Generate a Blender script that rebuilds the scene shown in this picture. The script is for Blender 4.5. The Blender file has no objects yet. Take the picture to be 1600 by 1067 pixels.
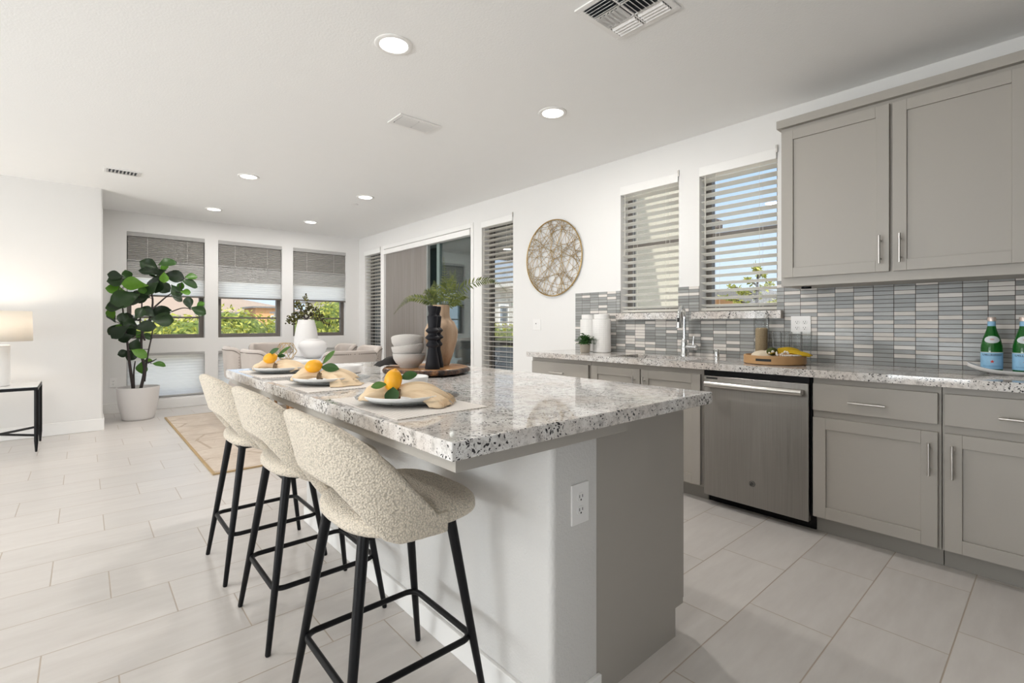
import bpy, math, random
from mathutils import Vector, Matrix
random.seed(7)
PI = math.pi
sc = bpy.context.scene
COL = sc.collection

# ------------------------------------------------------------ camera
cam_d = bpy.data.cameras.new('camera')
cam = bpy.data.objects.new('camera', cam_d); COL.objects.link(cam)
cam.location = (0, 0, 1.167)
cam.rotation_euler = (PI/2, 0, -math.radians(41.4))
cam_d.sensor_width = 36; cam_d.lens = 758.5/1600*36
cam_d.shift_y = -(533.5-505.7)/1600
cam_d.clip_start = 0.05; cam_d.clip_end = 2000
sc.camera = cam

# ------------------------------------------------------------ view, world, sun
sc.view_settings.view_transform = 'Standard'
sc.view_settings.look = 'None'
sc.view_settings.gamma = 1
sc.view_settings.use_curve_mapping = False
sc.view_settings.exposure = 0.17
sc.cycles.max_bounces = 10
sc.cycles.diffuse_bounces = 6
sc.cycles.transparent_max_bounces = 16
sc.cycles.sample_clamp_indirect = 6.0
sc.cycles.caustics_reflective = False
sc.cycles.caustics_refractive = False
sc.cycles.use_denoising = True

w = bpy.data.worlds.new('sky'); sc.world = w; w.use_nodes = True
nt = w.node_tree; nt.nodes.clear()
o_ = nt.nodes.new('ShaderNodeOutputWorld'); b_ = nt.nodes.new('ShaderNodeBackground')
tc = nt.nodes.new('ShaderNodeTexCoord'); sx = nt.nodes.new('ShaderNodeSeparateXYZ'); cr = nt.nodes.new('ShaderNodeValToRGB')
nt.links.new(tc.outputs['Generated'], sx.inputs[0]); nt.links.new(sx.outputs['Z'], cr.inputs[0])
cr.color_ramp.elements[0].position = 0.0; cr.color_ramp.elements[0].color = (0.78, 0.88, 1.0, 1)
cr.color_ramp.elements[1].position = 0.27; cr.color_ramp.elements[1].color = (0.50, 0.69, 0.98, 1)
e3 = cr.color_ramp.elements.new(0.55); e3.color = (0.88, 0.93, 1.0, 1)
mr = nt.nodes.new('ShaderNodeMapRange'); mr.inputs[1].default_value = 0.27; mr.inputs[2].default_value = 0.6; mr.inputs[3].default_value = 1.08; mr.inputs[4].default_value = 2.4   # overhead sky, out of view, brightened to light blinds and shades
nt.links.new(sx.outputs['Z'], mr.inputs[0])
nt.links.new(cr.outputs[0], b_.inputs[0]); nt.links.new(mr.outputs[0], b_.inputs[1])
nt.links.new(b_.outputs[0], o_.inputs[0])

sun_d = bpy.data.lights.new('sun', 'SUN'); sun_d.energy = 5.6; sun_d.angle = 0.01; sun_d.color = (1.0, 0.95, 0.86)
sun = bpy.data.objects.new('sun', sun_d); COL.objects.link(sun)
sun.rotation_euler = Vector((0.28, 0.50, -0.96)).to_track_quat('-Z', 'Y').to_euler()
sun.location = (-6, -10, 25)

def area(name, loc, target, sx_, sy_, energy, color=(1, 1, 1), parent=None, shape='RECTANGLE', spread=PI):
    d = bpy.data.lights.new(name, 'AREA'); d.shape = shape; d.size = sx_; d.size_y = sy_; d.energy = energy; d.color = color; d.spread = spread
    o = bpy.data.objects.new(name, d); COL.objects.link(o); o.location = loc
    o.rotation_euler = (Vector(target)-Vector(loc)).to_track_quat('-Z', 'Y').to_euler()
    return o
# area lamps added outside the unseen rear and left openings, in place of daylight
area('daylight_fill_rear', (-2.6, -4.5, 1.25), (-2.2, 5, 4.5), 4.6, 2.1, 22, (1.0, 0.99, 0.98))
area('daylight_fill_left', (-5.85, 3.3, 1.3), (5, 3.3, 2.2), 4.4, 2.1, 100, (1.0, 0.99, 0.98))
# upward area lamps added outside the openings to brighten the ceiling
area('ceiling_fill_left', (-6.7, 3.3, 0.25), (-4.6, 3.3, 1.7), 4.6, 1.6, 300, (0.96, 0.98, 1.0))
area('ceiling_fill_rear', (-2.6, -5.4, 0.25), (-2.5, -3.3, 1.7), 4.6, 1.6, 130, (0.96, 0.98, 1.0))

# ------------------------------------------------------------ helpers
def tag(o, label=None, cat=None, group=None, kind=None):
    if label: o['label'] = label
    if cat: o['category'] = cat
    if group: o['group'] = group
    if kind: o['kind'] = kind
    return o
def thing(name, label, cat, loc=(0, 0, 0), rz=0, group=None):
    o = bpy.data.objects.new(name, None); COL.objects.link(o)
    o.empty_display_size = 0.05
    o.location = loc; o.rotation_euler = (0, 0, rz)
    return tag(o, label, cat, group)
def copy_tree(o, parent=None):
    c = o.copy(); COL.objects.link(c)
    if parent: c.parent = parent
    for ch in list(o.children):
        copy_tree(ch, c)
    return c
def frame_of(t):
    t = Vector(t).normalized()
    a = Vector((0, 0, 1)) if abs(t.z) < 0.9 else Vector((1, 0, 0))
    u = t.cross(a).normalized(); v = u.cross(t).normalized()
    return u, v

class MB:
    def __init__(s): s.v = []; s.f = []
    def add(s, vs, fs):
        n = len(s.v); s.v += [tuple(p) for p in vs]; s.f += [tuple(i+n for i in f) for f in fs]; return s
    def box(s, x0, x1, y0, y1, z0, z1):
        return s.add([(x0,y0,z0),(x1,y0,z0),(x1,y1,z0),(x0,y1,z0),(x0,y0,z1),(x1,y0,z1),(x1,y1,z1),(x0,y1,z1)],
            [(3,2,1,0),(4,5,6,7),(0,1,5,4),(1,2,6,5),(2,3,7,6),(3,0,4,7)])
    def obox(s, c, ux, uy, uz, hx, hy, hz):
        c = Vector(c); ux = Vector(ux).normalized()*hx; uy = Vector(uy).normalized()*hy; uz = Vector(uz).normalized()*hz
        P = [c+a*ux+b*uy+d*uz for d in (-1, 1) for (a, b) in ((-1,-1),(1,-1),(1,1),(-1,1))]
        return s.add(P, [(3,2,1,0),(4,5,6,7),(0,1,5,4),(1,2,6,5),(2,3,7,6),(3,0,4,7)])
    def grid(s, rows, cu=False, cv=False, caps=False):
        nu = len(rows); nv = len(rows[0]); vs = [p for r in rows for p in r]; fs = []
        for i in range(nu if cu else nu-1):
            for j in range(nv if cv else nv-1):
                i2 = (i+1) % nu; j2 = (j+1) % nv
                fs.append((i*nv+j, i*nv+j2, i2*nv+j2, i2*nv+j))
        if caps:
            fs.append(tuple(range(nv-1, -1, -1))); fs.append(tuple((nu-1)*nv+j for j in range(nv)))
        return s.add(vs, fs)
    def tube(s, pts, r, n=8, closed=False, caps=True):
        pts = [Vector(p) for p in pts]; m = len(pts)
        rr = r if isinstance(r, (list, tuple)) else [r]*m
        rows = []; u = None
        for i, p in enumerate(pts):
            if closed: t = pts[(i+1) % m]-pts[i-1]
            else: t = pts[min(i+1, m-1)]-pts[max(i-1, 0)]
            t = t.normalized()
            if u is None: u, v = frame_of(t)
            else:
                u = (u - t*u.dot(t))
                u = u.normalized() if u.length > 1e-6 else frame_of(t)[0]
                v = t.cross(u)
            v = t.cross(u)
            rows.append([p+(u*math.cos(2*PI*k/n)+v*math.sin(2*PI*k/n))*rr[i] for k in range(n)])
        return s.grid(rows, cu=closed, cv=True, caps=caps and not closed)
    def cyl(s, p0, p1, r0, r1=None, n=16):
        return s.tube([p0, p1], [r0, r0 if r1 is None else r1], n)
    def lathe(s, prof, n=32, c=(0, 0, 0), rx=1, ry=1, caps=True):
        rows = [[(c[0]+r*rx*math.cos(2*PI*k/n), c[1]+r*ry*math.sin(2*PI*k/n), c[2]+z) for k in range(n)] for r, z in prof]
        return s.grid(rows, cv=True, caps=caps)
    def prism(s, poly, z0, z1):
        n = len(poly)
        vs = [(x, y, z0) for x, y in poly]+[(x, y, z1) for x, y in poly]
        fs = [tuple(range(n-1, -1, -1)), tuple(range(n, 2*n))]+[(i, (i+1) % n, n+(i+1) % n, n+i) for i in range(n)]
        return s.add(vs, fs)
    def ball(s, c, r, n=12, m=8, sx=1, sy=1, sz=1):
        pr = [(max(1e-4, r*math.sin(PI*i/m)), -r*math.cos(PI*i/m)) for i in range(m+1)]
        rows = [[(c[0]+q*sx*math.cos(2*PI*k/n), c[1]+q*sy*math.sin(2*PI*k/n), c[2]+z*sz) for k in range(n)] for q, z in pr]
        return s.grid(rows, cv=True, caps=True)
    def xf(s, M):
        s.v = [tuple(M @ Vector(p)) for p in s.v]; return s
    def build(s, name, mat, parent=None, smooth=None, bevel=0, world=True, sub=0, solid=0, kind=None, seg=2):
        me = bpy.data.meshes.new(name)
        off = parent_world(parent) if (parent is not None and world) else Vector((0, 0, 0))
        me.from_pydata([(p[0]-off.x, p[1]-off.y, p[2]-off.z) for p in s.v], [], s.f)
        me.validate(); me.update()
        if mat: me.materials.append(mat)
        if smooth is not None:
            me.shade_smooth()
            if smooth < 3: me.set_sharp_from_angle(angle=smooth)
        o = bpy.data.objects.new(name, me); COL.objects.link(o)
        if parent is not None: o.parent = parent
        if solid:
            m = o.modifiers.new('solid', 'SOLIDIFY'); m.thickness = solid; m.offset = 0
        if bevel:
            m = o.modifiers.new('bevel', 'BEVEL'); m.width = bevel; m.segments = seg; m.limit_method = 'ANGLE'; m.angle_limit = 0.6
        if sub:
            m = o.modifiers.new('sub', 'SUBSURF'); m.levels = sub; m.render_levels = sub
        if kind: o['kind'] = kind
        return o
def parent_world(p):
    v = Vector((0, 0, 0))
    while p is not None:
        v = v + Vector(p.location); p = p.parent
    return v
def wall_cells(mb, us, ws, openings, put):
    """fill a rectangle us x ws with boxes, leaving the openings (u0,u1,w0,w1) free"""
    U = sorted(set([us[0], us[1]]+[v for o in openings for v in o[:2]])); 
    for i in range(len(U)-1):
        u0, u1 = U[i], U[i+1]; um = (u0+u1)/2
        ops = sorted([(o[2], o[3]) for o in openings if o[0] < um < o[1]])
        w = ws[0]
        for a, b in ops:
            if a > w+1e-6: put(u0, u1, w, a)
            w = max(w, b)
        if w < ws[1]-1e-6: put(u0, u1, w, ws[1])
    return mb
def lerp_tab(tab, x):
    if x <= tab[0][0]: return tab[0][1]
    for (a, b), (c, d) in zip(tab, tab[1:]):
        if x <= c: return b+(d-b)*(x-a)/(c-a)
    return tab[-1][1]
def smoothpath(pts, k=6):
    P = [Vector(p) for p in pts]; out = []
    for i in range(len(P)-1):
        p0 = P[max(i-1, 0)]; p1 = P[i]; p2 = P[i+1]; p3 = P[min(i+2, len(P)-1)]
        for j in range(k):
            t = j/k
            out.append(0.5*((2*p1)+(p2-p0)*t+(2*p0-5*p1+4*p2-p3)*t*t+(3*p1-p0-3*p2+p3)*t**3))
    out.append(P[-1]); return out

# ------------------------------------------------------------ materials
def new_mat(name):
    m = bpy.data.materials.new(name); m.use_nodes = True
    nt = m.node_tree; p = nt.nodes['Principled BSDF']
    return m, nt, p
def nd(nt, t, **kw):
    n = nt.nodes.new(t)
    for k, v in kw.items():
        if k.startswith('i_'): n.inputs[k[2:]].default_value = v
        else: setattr(n, k, v)
    return n
def mth(nt, op, a, b=None, c=None):
    n = nt.nodes.new('ShaderNodeMath'); n.operation = op
    for i, x in enumerate((a, b, c)):
        if x is None: continue
        if isinstance(x, (int, float)): n.inputs[i].default_value = x
        else: nt.links.new(x, n.inputs[i])
    return n.outputs[0]
def ramp(nt, fac, stops, interp='LINEAR'):
    n = nt.nodes.new('ShaderNodeValToRGB'); n.color_ramp.interpolation = interp
    e = n.color_ramp.elements
    while len(e) < len(stops): e.new(0.5)
    for q, (p, c) in zip(e, stops):
        q.position = p; q.color = (c[0], c[1], c[2], 1) if not isinstance(c, (int, float)) else (c, c, c, 1)
    nt.links.new(fac, n.inputs[0]); return n.outputs[0]
def coords(nt, kind='Object', scale=None):
    t = nt.nodes.new('ShaderNodeTexCoord'); out = t.outputs[kind]
    if scale:
        mp = nt.nodes.new('ShaderNodeMapping'); mp.inputs['Scale'].default_value = scale
        nt.links.new(out, mp.inputs[0]); out = mp.outputs[0]
    return out
def noise(nt, vec, scale, detail=3, rough=0.5, out='Fac'):
    n = nd(nt, 'ShaderNodeTexNoise'); n.inputs['Scale'].default_value = scale; n.inputs['Detail'].default_value = detail; n.inputs['Roughness'].default_value = rough
    nt.links.new(vec, n.inputs['Vector']); return n.outputs[out]
def voro(nt, vec, scale, out='Distance', feature='F1'):
    n = nd(nt, 'ShaderNodeTexVoronoi'); n.feature = feature; n.inputs['Scale'].default_value = scale
    nt.links.new(vec, n.inputs['Vector']); return n.outputs[out]
def bump(nt, p, h, strength, dist):
    b = nd(nt, 'ShaderNodeBump'); b.inputs['Strength'].default_value = strength; b.inputs['Distance'].default_value = dist
    nt.links.new(h, b.inputs['Height']); nt.links.new(b.outputs[0], p.inputs['Normal']); return b
def mixc(nt, fac, a, b, blend='MIX'):
    n = nd(nt, 'ShaderNodeMix'); n.data_type = 'RGBA'; n.blend_type = blend
    for s, x in ((n.inputs[0], fac), (n.inputs[6], a), (n.inputs[7], b)):
        if isinstance(x, (int, float)): s.default_value = x
        elif isinstance(x, tuple): s.default_value = (x[0], x[1], x[2], 1)
        else: nt.links.new(x, s)
    return n.outputs[2]
def simple(name, col, rough=0.5, metal=0.0, var=0.06, vscale=8, bmp=None, **kw):
    m, nt, p = new_mat(name)
    v = coords(nt)
    f = noise(nt, v, vscale, 3)
    c = mixc(nt, f, tuple(x*(1-var) for x in col), tuple(min(1, x*(1+var)) for x in col))
    nt.links.new(c, p.inputs['Base Color'])
    p.inputs['Roughness'].default_value = rough; p.inputs['Metallic'].default_value = metal
    for k, x in kw.items(): p.inputs[k.replace('_', ' ')].default_value = x
    if bmp:
        h = noise(nt, v, bmp[0], 2); bump(nt, p, h, bmp[1], bmp[2])
    return m
M = {}
M['wall'] = simple('wall_paint', (0.79, 0.78, 0.768), 0.85, var=0.008, bmp=(140, 0.25, 0.002))
M['ceil'] = simple('ceiling_paint', (0.88, 0.88, 0.875), 0.9, var=0.008, bmp=(90, 0.3, 0.003))
M['plaster'] = simple('half_wall_shaded_paint', (0.66, 0.648, 0.632), 0.8, var=0.01, bmp=(120, 0.6, 0.003))  # wall paint made darker to stand for the weaker light there
M['trim'] = simple('trim_paint', (0.84, 0.83, 0.815), 0.45, var=0.01)
M['cab'] = simple('cabinet_paint', (0.385, 0.36, 0.325), 0.42, var=0.02, vscale=4)
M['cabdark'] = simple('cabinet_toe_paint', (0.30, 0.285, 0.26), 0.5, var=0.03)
M['white'] = simple('white_ceramic', (0.86, 0.85, 0.84), 0.18, var=0.01)
M['whitematte'] = simple('matte_white_ceramic', (0.72, 0.70, 0.69), 0.6, var=0.015, bmp=(60, 0.15, 0.002))
M['plastic'] = simple('white_plastic', (0.84, 0.83, 0.82), 0.3, var=0.01)
M['slot'] = simple('dark_slot', (0.02, 0.02, 0.02), 0.6)
M['ventdark'] = simple('vent_shadow_paint', (0.03, 0.035, 0.045), 0.6)
M['nickel'] = simple('brushed_nickel', (0.62, 0.60, 0.57), 0.3, 1.0, var=0.03)
M['chrome'] = simple('chrome', (0.78, 0.79, 0.80), 0.06, 1.0, var=0.02)
M['black'] = simple('black_metal', (0.006, 0.006, 0.007), 0.42, var=0.1, Specular_IOR_Level=0.22)
M['blackmatte'] = simple('matte_black_ceramic', (0.010, 0.010, 0.014), 0.6, var=0.15, bmp=(50, 0.2, 0.002), Specular_IOR_Level=0.3)
M['blackplastic'] = simple('black_plastic', (0.005, 0.005, 0.006), 0.4, Specular_IOR_Level=0.2)
M['bronze'] = simple('bronze_frame', (0.13, 0.115, 0.10), 0.45, 0.0, var=0.06)
M['gold'] = simple('gold_metal', (0.46, 0.32, 0.135), 0.32, 1.0, var=0.05)
M['soil'] = simple('soil', (0.05, 0.035, 0.025), 0.95, var=0.4, vscale=60, bmp=(80, 1, 0.01))
M['bark'] = simple('dark_trunk', (0.045, 0.035, 0.035), 0.85, var=0.3, vscale=40, bmp=(60, 0.6, 0.004))
M['stem'] = simple('green_stem', (0.10, 0.13, 0.04), 0.6, var=0.2)
M['lemon'] = simple('lemon_skin', (0.88, 0.41, 0.012), 0.42, var=0.08, vscale=30, bmp=(220, 0.35, 0.002))
M['twine'] = simple('jute_twine', (0.24, 0.17, 0.10), 0.9, var=0.3, vscale=150, bmp=(300, 1, 0.002))
M['napkin'] = simple('cream_linen', (0.80, 0.62, 0.42), 0.9, var=0.06, vscale=30, bmp=(500, 0.4, 0.001))
M['yellowcloth'] = simple('mustard_linen', (0.55, 0.36, 0.015), 0.9, var=0.15, vscale=20, bmp=(400, 0.4, 0.001))
M['creamcloth'] = simple('natural_linen', (0.72, 0.62, 0.48), 0.9, var=0.08, vscale=30, bmp=(400, 0.4, 0.001))
M['blackcloth'] = simple('charcoal_linen', (0.03, 0.027, 0.026), 0.9, var=0.2, vscale=30, bmp=(400, 0.4, 0.001))
M['taupe'] = simple('taupe_velvet', (0.50, 0.44, 0.40), 0.8, var=0.06, vscale=20, bmp=(300, 0.25, 0.001), Sheen_Weight=0.3)
M['pewter'] = simple('pewter_nailhead', (0.22, 0.19, 0.17), 0.4, 0.8)
M['tablewhite'] = simple('white_lacquer', (0.84, 0.85, 0.87), 0.15, var=0.01)
M['chairwood'] = simple('brown_wood', (0.33, 0.17, 0.07), 0.45, var=0.2, vscale=10)
M['mesh_white'] = None
M['concrete'] = simple('concrete_pot', (0.36, 0.32, 0.27), 0.9, var=0.15, vscale=40, bmp=(80, 0.4, 0.003))
M['traywood'] = simple('mango_wood', (0.46, 0.27, 0.12), 0.5, var=0.18, vscale=12)
M['bead'] = simple('white_bead', (0.80, 0.76, 0.70), 0.5)
M['grain'] = simple('dry_grain', (0.45, 0.35, 0.22), 0.8, var=0.35, vscale=160, bmp=(220, 1, 0.004))
M['moss'] = simple('dark_green_moss', (0.06, 0.075, 0.012), 0.9, var=0.4, vscale=60, bmp=(120, 1, 0.006))
M['stucco'] = simple('beige_stucco', (0.42, 0.39, 0.325), 0.95, var=0.05, vscale=30, bmp=(90, 0.6, 0.006))
M['slate'] = simple('dark_teal_siding', (0.035, 0.055, 0.06), 0.6, var=0.1)
M['deck'] = simple('patio_concrete', (0.35, 0.34, 0.33), 0.9, var=0.08)
M['darkwood'] = simple('dark_brown_timber', (0.06, 0.045, 0.04), 0.7, var=0.15)
M['patiogrey'] = simple('grey_outdoor_fabric', (0.36, 0.40, 0.43), 0.9, var=0.06)
M['roof'] = simple('grey_roof', (0.19, 0.18, 0.175), 0.9, var=0.1)
M['b_orange'] = simple('orange_stucco', (0.56, 0.31, 0.145), 0.95, var=0.05)
M['b_cream'] = simple('cream_stucco', (0.56, 0.51, 0.44), 0.95, var=0.05)
M['b_white'] = simple('white_stucco', (0.60, 0.585, 0.555), 0.95, var=0.04)
M['b_glass'] = simple('far_window_glass', (0.16, 0.18, 0.20), 0.3, var=0.1)
M['hill'] = simple('dry_hill', (0.235, 0.175, 0.135), 1.0, var=0.12, vscale=0.02)
M['groundbounce'] = simple('bounce_ground', (0.50, 0.46, 0.385), 1.0, var=0.2, vscale=0.3)  # ground colour raised to bounce sunlight up at the blinds

def leafmat(name, c0, c1, c2, rough=0.45, trans=0.25):
    m, nt, p = new_mat(name)
    g = nd(nt, 'ShaderNodeNewGeometry')
    c = ramp(nt, g.outputs['Random Per Island'], [(0.0, c0), (0.55, c1), (1.0, c2)])
    v = coords(nt); f = noise(nt, v, 40, 2)
    c = mixc(nt, mth(nt, 'MULTIPLY', f, 0.5), c, tuple(x*0.6 for x in c1))
    nt.links.new(c, p.inputs['Base Color']); p.inputs['Roughness'].default_value = rough
    t = nd(nt, 'ShaderNodeBsdfTranslucent'); nt.links.new(c, t.inputs['Color'])
    mx = nd(nt, 'ShaderNodeMixShader'); mx.inputs[0].default_value = trans
    nt.links.new(p.outputs[0], mx.inputs[1]); nt.links.new(t.outputs[0], mx.inputs[2])
    nt.links.new(mx.outputs[0], nt.nodes['Material Output'].inputs['Surface'])
    return m
M['figleaf'] = M['fern'] if False else leafmat('fig_leaf', (0.010, 0.025, 0.010), (0.025, 0.07, 0.012), (0.13, 0.33, 0.015), 0.35, 0.25)
M['fern'] = leafmat('fern_leaf', (0.045, 0.07, 0.006), (0.095, 0.125, 0.012), (0.20, 0.22, 0.03), 0.6, 0.2)
M['lemonleaf'] = leafmat('citrus_leaf', (0.02, 0.07, 0.012), (0.035, 0.11, 0.018), (0.10, 0.22, 0.03), 0.4, 0.15)
M['herb'] = leafmat('herb_leaf', (0.015, 0.06, 0.012), (0.03, 0.11, 0.02), (0.06, 0.17, 0.03), 0.5, 0.2)
M['berry'] = leafmat('olive_berry', (0.02, 0.018, 0.008), (0.07, 0.065, 0.012), (0.20, 0.19, 0.02), 0.4, 0.05)
M['tree'] = leafmat('tree_foliage', (0.14, 0.17, 0.022), (0.34, 0.355, 0.045), (0.54, 0.51, 0.10), 0.6, 0.35)
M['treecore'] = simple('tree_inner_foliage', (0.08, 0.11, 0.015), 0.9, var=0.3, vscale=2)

def m_floor():
    m, nt, p = new_mat('porcelain_tile_floor')
    g = nd(nt, 'ShaderNodeNewGeometry'); s = nd(nt, 'ShaderNodeSeparateXYZ'); nt.links.new(g.outputs['Position'], s.inputs[0])
    ry = mth(nt, 'DIVIDE', mth(nt, 'SUBTRACT', s.outputs['Y'], 0.263), 0.3015)
    row = mth(nt, 'FLOOR', ry); fy = mth(nt, 'SUBTRACT', ry, row)
    rx = mth(nt, 'DIVIDE', mth(nt, 'ADD', mth(nt, 'SUBTRACT', s.outputs['X'], 0.487), mth(nt, 'MULTIPLY', row, 0.2)), 0.6)
    colm = mth(nt, 'FLOOR', rx); fx = mth(nt, 'SUBTRACT', rx, colm)
    dx = mth(nt, 'MULTIPLY', mth(nt, 'MINIMUM', fx, mth(nt, 'SUBTRACT', 1.0, fx)), 0.6)
    dy = mth(nt, 'MULTIPLY', mth(nt, 'MINIMUM', fy, mth(nt, 'SUBTRACT', 1.0, fy)), 0.3015)
    d = mth(nt, 'MINIMUM', dx, dy)
    gr = nd(nt, 'ShaderNodeMapRange'); gr.inputs[1].default_value = 0.0012; gr.inputs[2].default_value = 0.0030
    nt.links.new(d, gr.inputs[0])
    cv = nd(nt, 'ShaderNodeCombineXYZ'); nt.links.new(row, cv.inputs[0]); nt.links.new(colm, cv.inputs[1])
    wn = nd(nt, 'ShaderNodeTexWhiteNoise'); nt.links.new(cv.outputs[0], wn.inputs['Vector'])
    v2 = nd(nt, 'ShaderNodeVectorMath', operation='ADD'); nt.links.new(g.outputs['Position'], v2.inputs[0]); nt.links.new(wn.outputs['Color'], v2.inputs[1])
    mp = nd(nt, 'ShaderNodeMapping'); mp.inputs['Scale'].default_value = (1.2, 6, 1); nt.links.new(v2.outputs[0], mp.inputs[0])
    f = noise(nt, mp.outputs[0], 3.0, 6, 0.6)
    f2 = noise(nt, g.outputs['Position'], 7.0, 4, 0.6)
    c = ramp(nt, f, [(0.3, (0.555, 0.52, 0.495)), (0.7, (0.64, 0.61, 0.585))])
    c = mixc(nt, mth(nt, 'MULTIPLY', f2, 0.28), c, (0.66, 0.63, 0.60))
    tint = mth(nt, 'ADD', 0.95, mth(nt, 'MULTIPLY', wn.outputs['Value'], 0.09))
    cm = nd(nt, 'ShaderNodeVectorMath', operation='SCALE'); nt.links.new(c, cm.inputs[0]); nt.links.new(tint, cm.inputs['Scale'])
    c = mixc(nt, gr.outputs[0], (0.42, 0.35, 0.285), cm.outputs[0])
    nt.links.new(c, p.inputs['Base Color'])
    r = ramp(nt, f, [(0.3, 0.30), (0.8, 0.42)]); nt.links.new(r, p.inputs['Roughness'])
    bump(nt, p, gr.outputs[0], 0.35, 0.002)
    return m
M['floor'] = m_floor()

def m_granite():
    m, nt, p = new_mat('speckled_granite')
    g = nd(nt, 'ShaderNodeNewGeometry'); P = g.outputs['Position']
    warp = nd(nt, 'ShaderNodeTexNoise'); warp.inputs['Scale'].default_value = 14; nt.links.new(P, warp.inputs['Vector'])
    wv = nd(nt, 'ShaderNodeVectorMath', operation='MULTIPLY_ADD'); nt.links.new(warp.outputs['Color'], wv.inputs[0]); wv.inputs[1].default_value = (0.03, 0.03, 0.03); nt.links.new(P, wv.inputs[2])
    wa = nd(nt, 'ShaderNodeTexNoise'); wa.inputs['Scale'].default_value = 75; wa.inputs['Detail'].default_value = 3; nt.links.new(P, wa.inputs['Vector'])
    wb = nd(nt, 'ShaderNodeVectorMath', operation='MULTIPLY_ADD'); nt.links.new(wa.outputs['Color'], wb.inputs[0]); wb.inputs[1].default_value = (0.020, 0.020, 0.020); nt.links.new(wv.outputs[0], wb.inputs[2])
    W = wb.outputs[0]
    base = ramp(nt, noise(nt, W, 38, 5, 0.65), [(0.28, (0.34, 0.325, 0.315)), (0.40, (0.56, 0.54, 0.52)), (0.50, (0.72, 0.70, 0.68)), (0.68, (0.80, 0.79, 0.775))])
    big = ramp(nt, noise(nt, P, 4.5, 3), [(0.36, (0.90, 0.85, 0.81)), (0.58, (1.0, 1.0, 1.0))])
    base = mixc(nt, 1.0, base, big, 'MULTIPLY')
    dens = noise(nt, P, 9, 3)
    thr = mth(nt, 'MULTIPLY_ADD', dens, 0.80, -0.155)
    v1 = voro(nt, W, 85)
    k1 = mth(nt, 'LESS_THAN', v1, thr)
    v2 = voro(nt, W, 210)
    k2 = mth(nt, 'LESS_THAN', v2, mth(nt, 'MULTIPLY_ADD', noise(nt, P, 22, 3), 0.8, -0.17))
    c = mixc(nt, mth(nt, 'MULTIPLY', k2, 0.65), base, (0.13, 0.11, 0.105))
    c = mixc(nt, mth(nt, 'MULTIPLY', k1, 0.95), c, (0.018, 0.016, 0.02))
    nt.links.new(c, p.inputs['Base Color']); p.inputs['Roughness'].default_value = 0.05
    p.inputs['Specular IOR Level'].default_value = 0.65
    return m
M['granite'] = m_granite()

def m_backsplash():
    m, nt, p = new_mat('glass_mosaic_backsplash')
    g = nd(nt, 'ShaderNodeNewGeometry'); s = nd(nt, 'ShaderNodeSeparateXYZ'); nt.links.new(g.outputs['Position'], s.inputs[0])
    ry = mth(nt, 'DIVIDE', mth(nt, 'SUBTRACT', s.outputs['Z'], 0.914), 0.025)
    row = mth(nt, 'FLOOR', ry); fy = mth(nt, 'SUBTRACT', ry, row)
    rx = mth(nt, 'DIVIDE', mth(nt, 'SUBTRACT', s.outputs['Y'], 1.265), 0.1003)
    colm = mth(nt, 'FLOOR', rx); fx = mth(nt, 'SUBTRACT', rx, colm)
    dx = mth(nt, 'MULTIPLY', mth(nt, 'MINIMUM', fx, mth(nt, 'SUBTRACT', 1.0, fx)), 0.1003)
    dy = mth(nt, 'MULTIPLY', mth(nt, 'MINIMUM', fy, mth(nt, 'SUBTRACT', 1.0, fy)), 0.025)
    d = mth(nt, 'MINIMUM', dx, dy)
    gr = nd(nt, 'ShaderNodeMapRange'); gr.inputs[1].default_value = 0.0009; gr.inputs[2].default_value = 0.0018
    nt.links.new(d, gr.inputs[0])
    cv = nd(nt, 'ShaderNodeCombineXYZ'); nt.links.new(row, cv.inputs[0]); nt.links.new(colm, cv.inputs[1])
    wn = nd(nt, 'ShaderNodeTexWhiteNoise'); nt.links.new(cv.outputs[0], wn.inputs['Vector'])
    c = ramp(nt, wn.outputs['Value'], [(0.0, (0.22, 0.23, 0.225)), (0.28, (0.29, 0.30, 0.295)), (0.5, (0.36, 0.365, 0.355)), (0.66, (0.27, 0.28, 0.275)), (0.74, (0.72, 0.68, 0.64))], 'CONSTANT')
    st = nd(nt, 'ShaderNodeMapping'); st.inputs['Scale'].default_value = (3, 9, 160); nt.links.new(g.outputs['Position'], st.inputs[0])
    f = noise(nt, st.outputs[0], 1.0, 2)
    c = mixc(nt, mth(nt, 'MULTIPLY', f, 0.25), c, (0.58, 0.57, 0.55))
    c = mixc(nt, gr.outputs[0], (0.075, 0.055, 0.05), c)
    nt.links.new(c, p.inputs['Base Color'])
    rr = mixc(nt, gr.outputs[0], (0.8, 0.8, 0.8), ramp(nt, wn.outputs['Value'], [(0.0, 0.16), (0.74, 0.18), (0.77, 0.4)], 'CONSTANT')); p.inputs['Specular IOR Level'].default_value = 0.3; nt.links.new(rr, p.inputs['Roughness'])
    hv = noise(nt, g.outputs['Position'], 60, 2)
    h = mth(nt, 'ADD', gr.outputs[0], mth(nt, 'MULTIPLY', hv, 0.18)); bump(nt, p, h, 0.35, 0.0015)
    return m
M['splash'] = m_backsplash()

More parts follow.
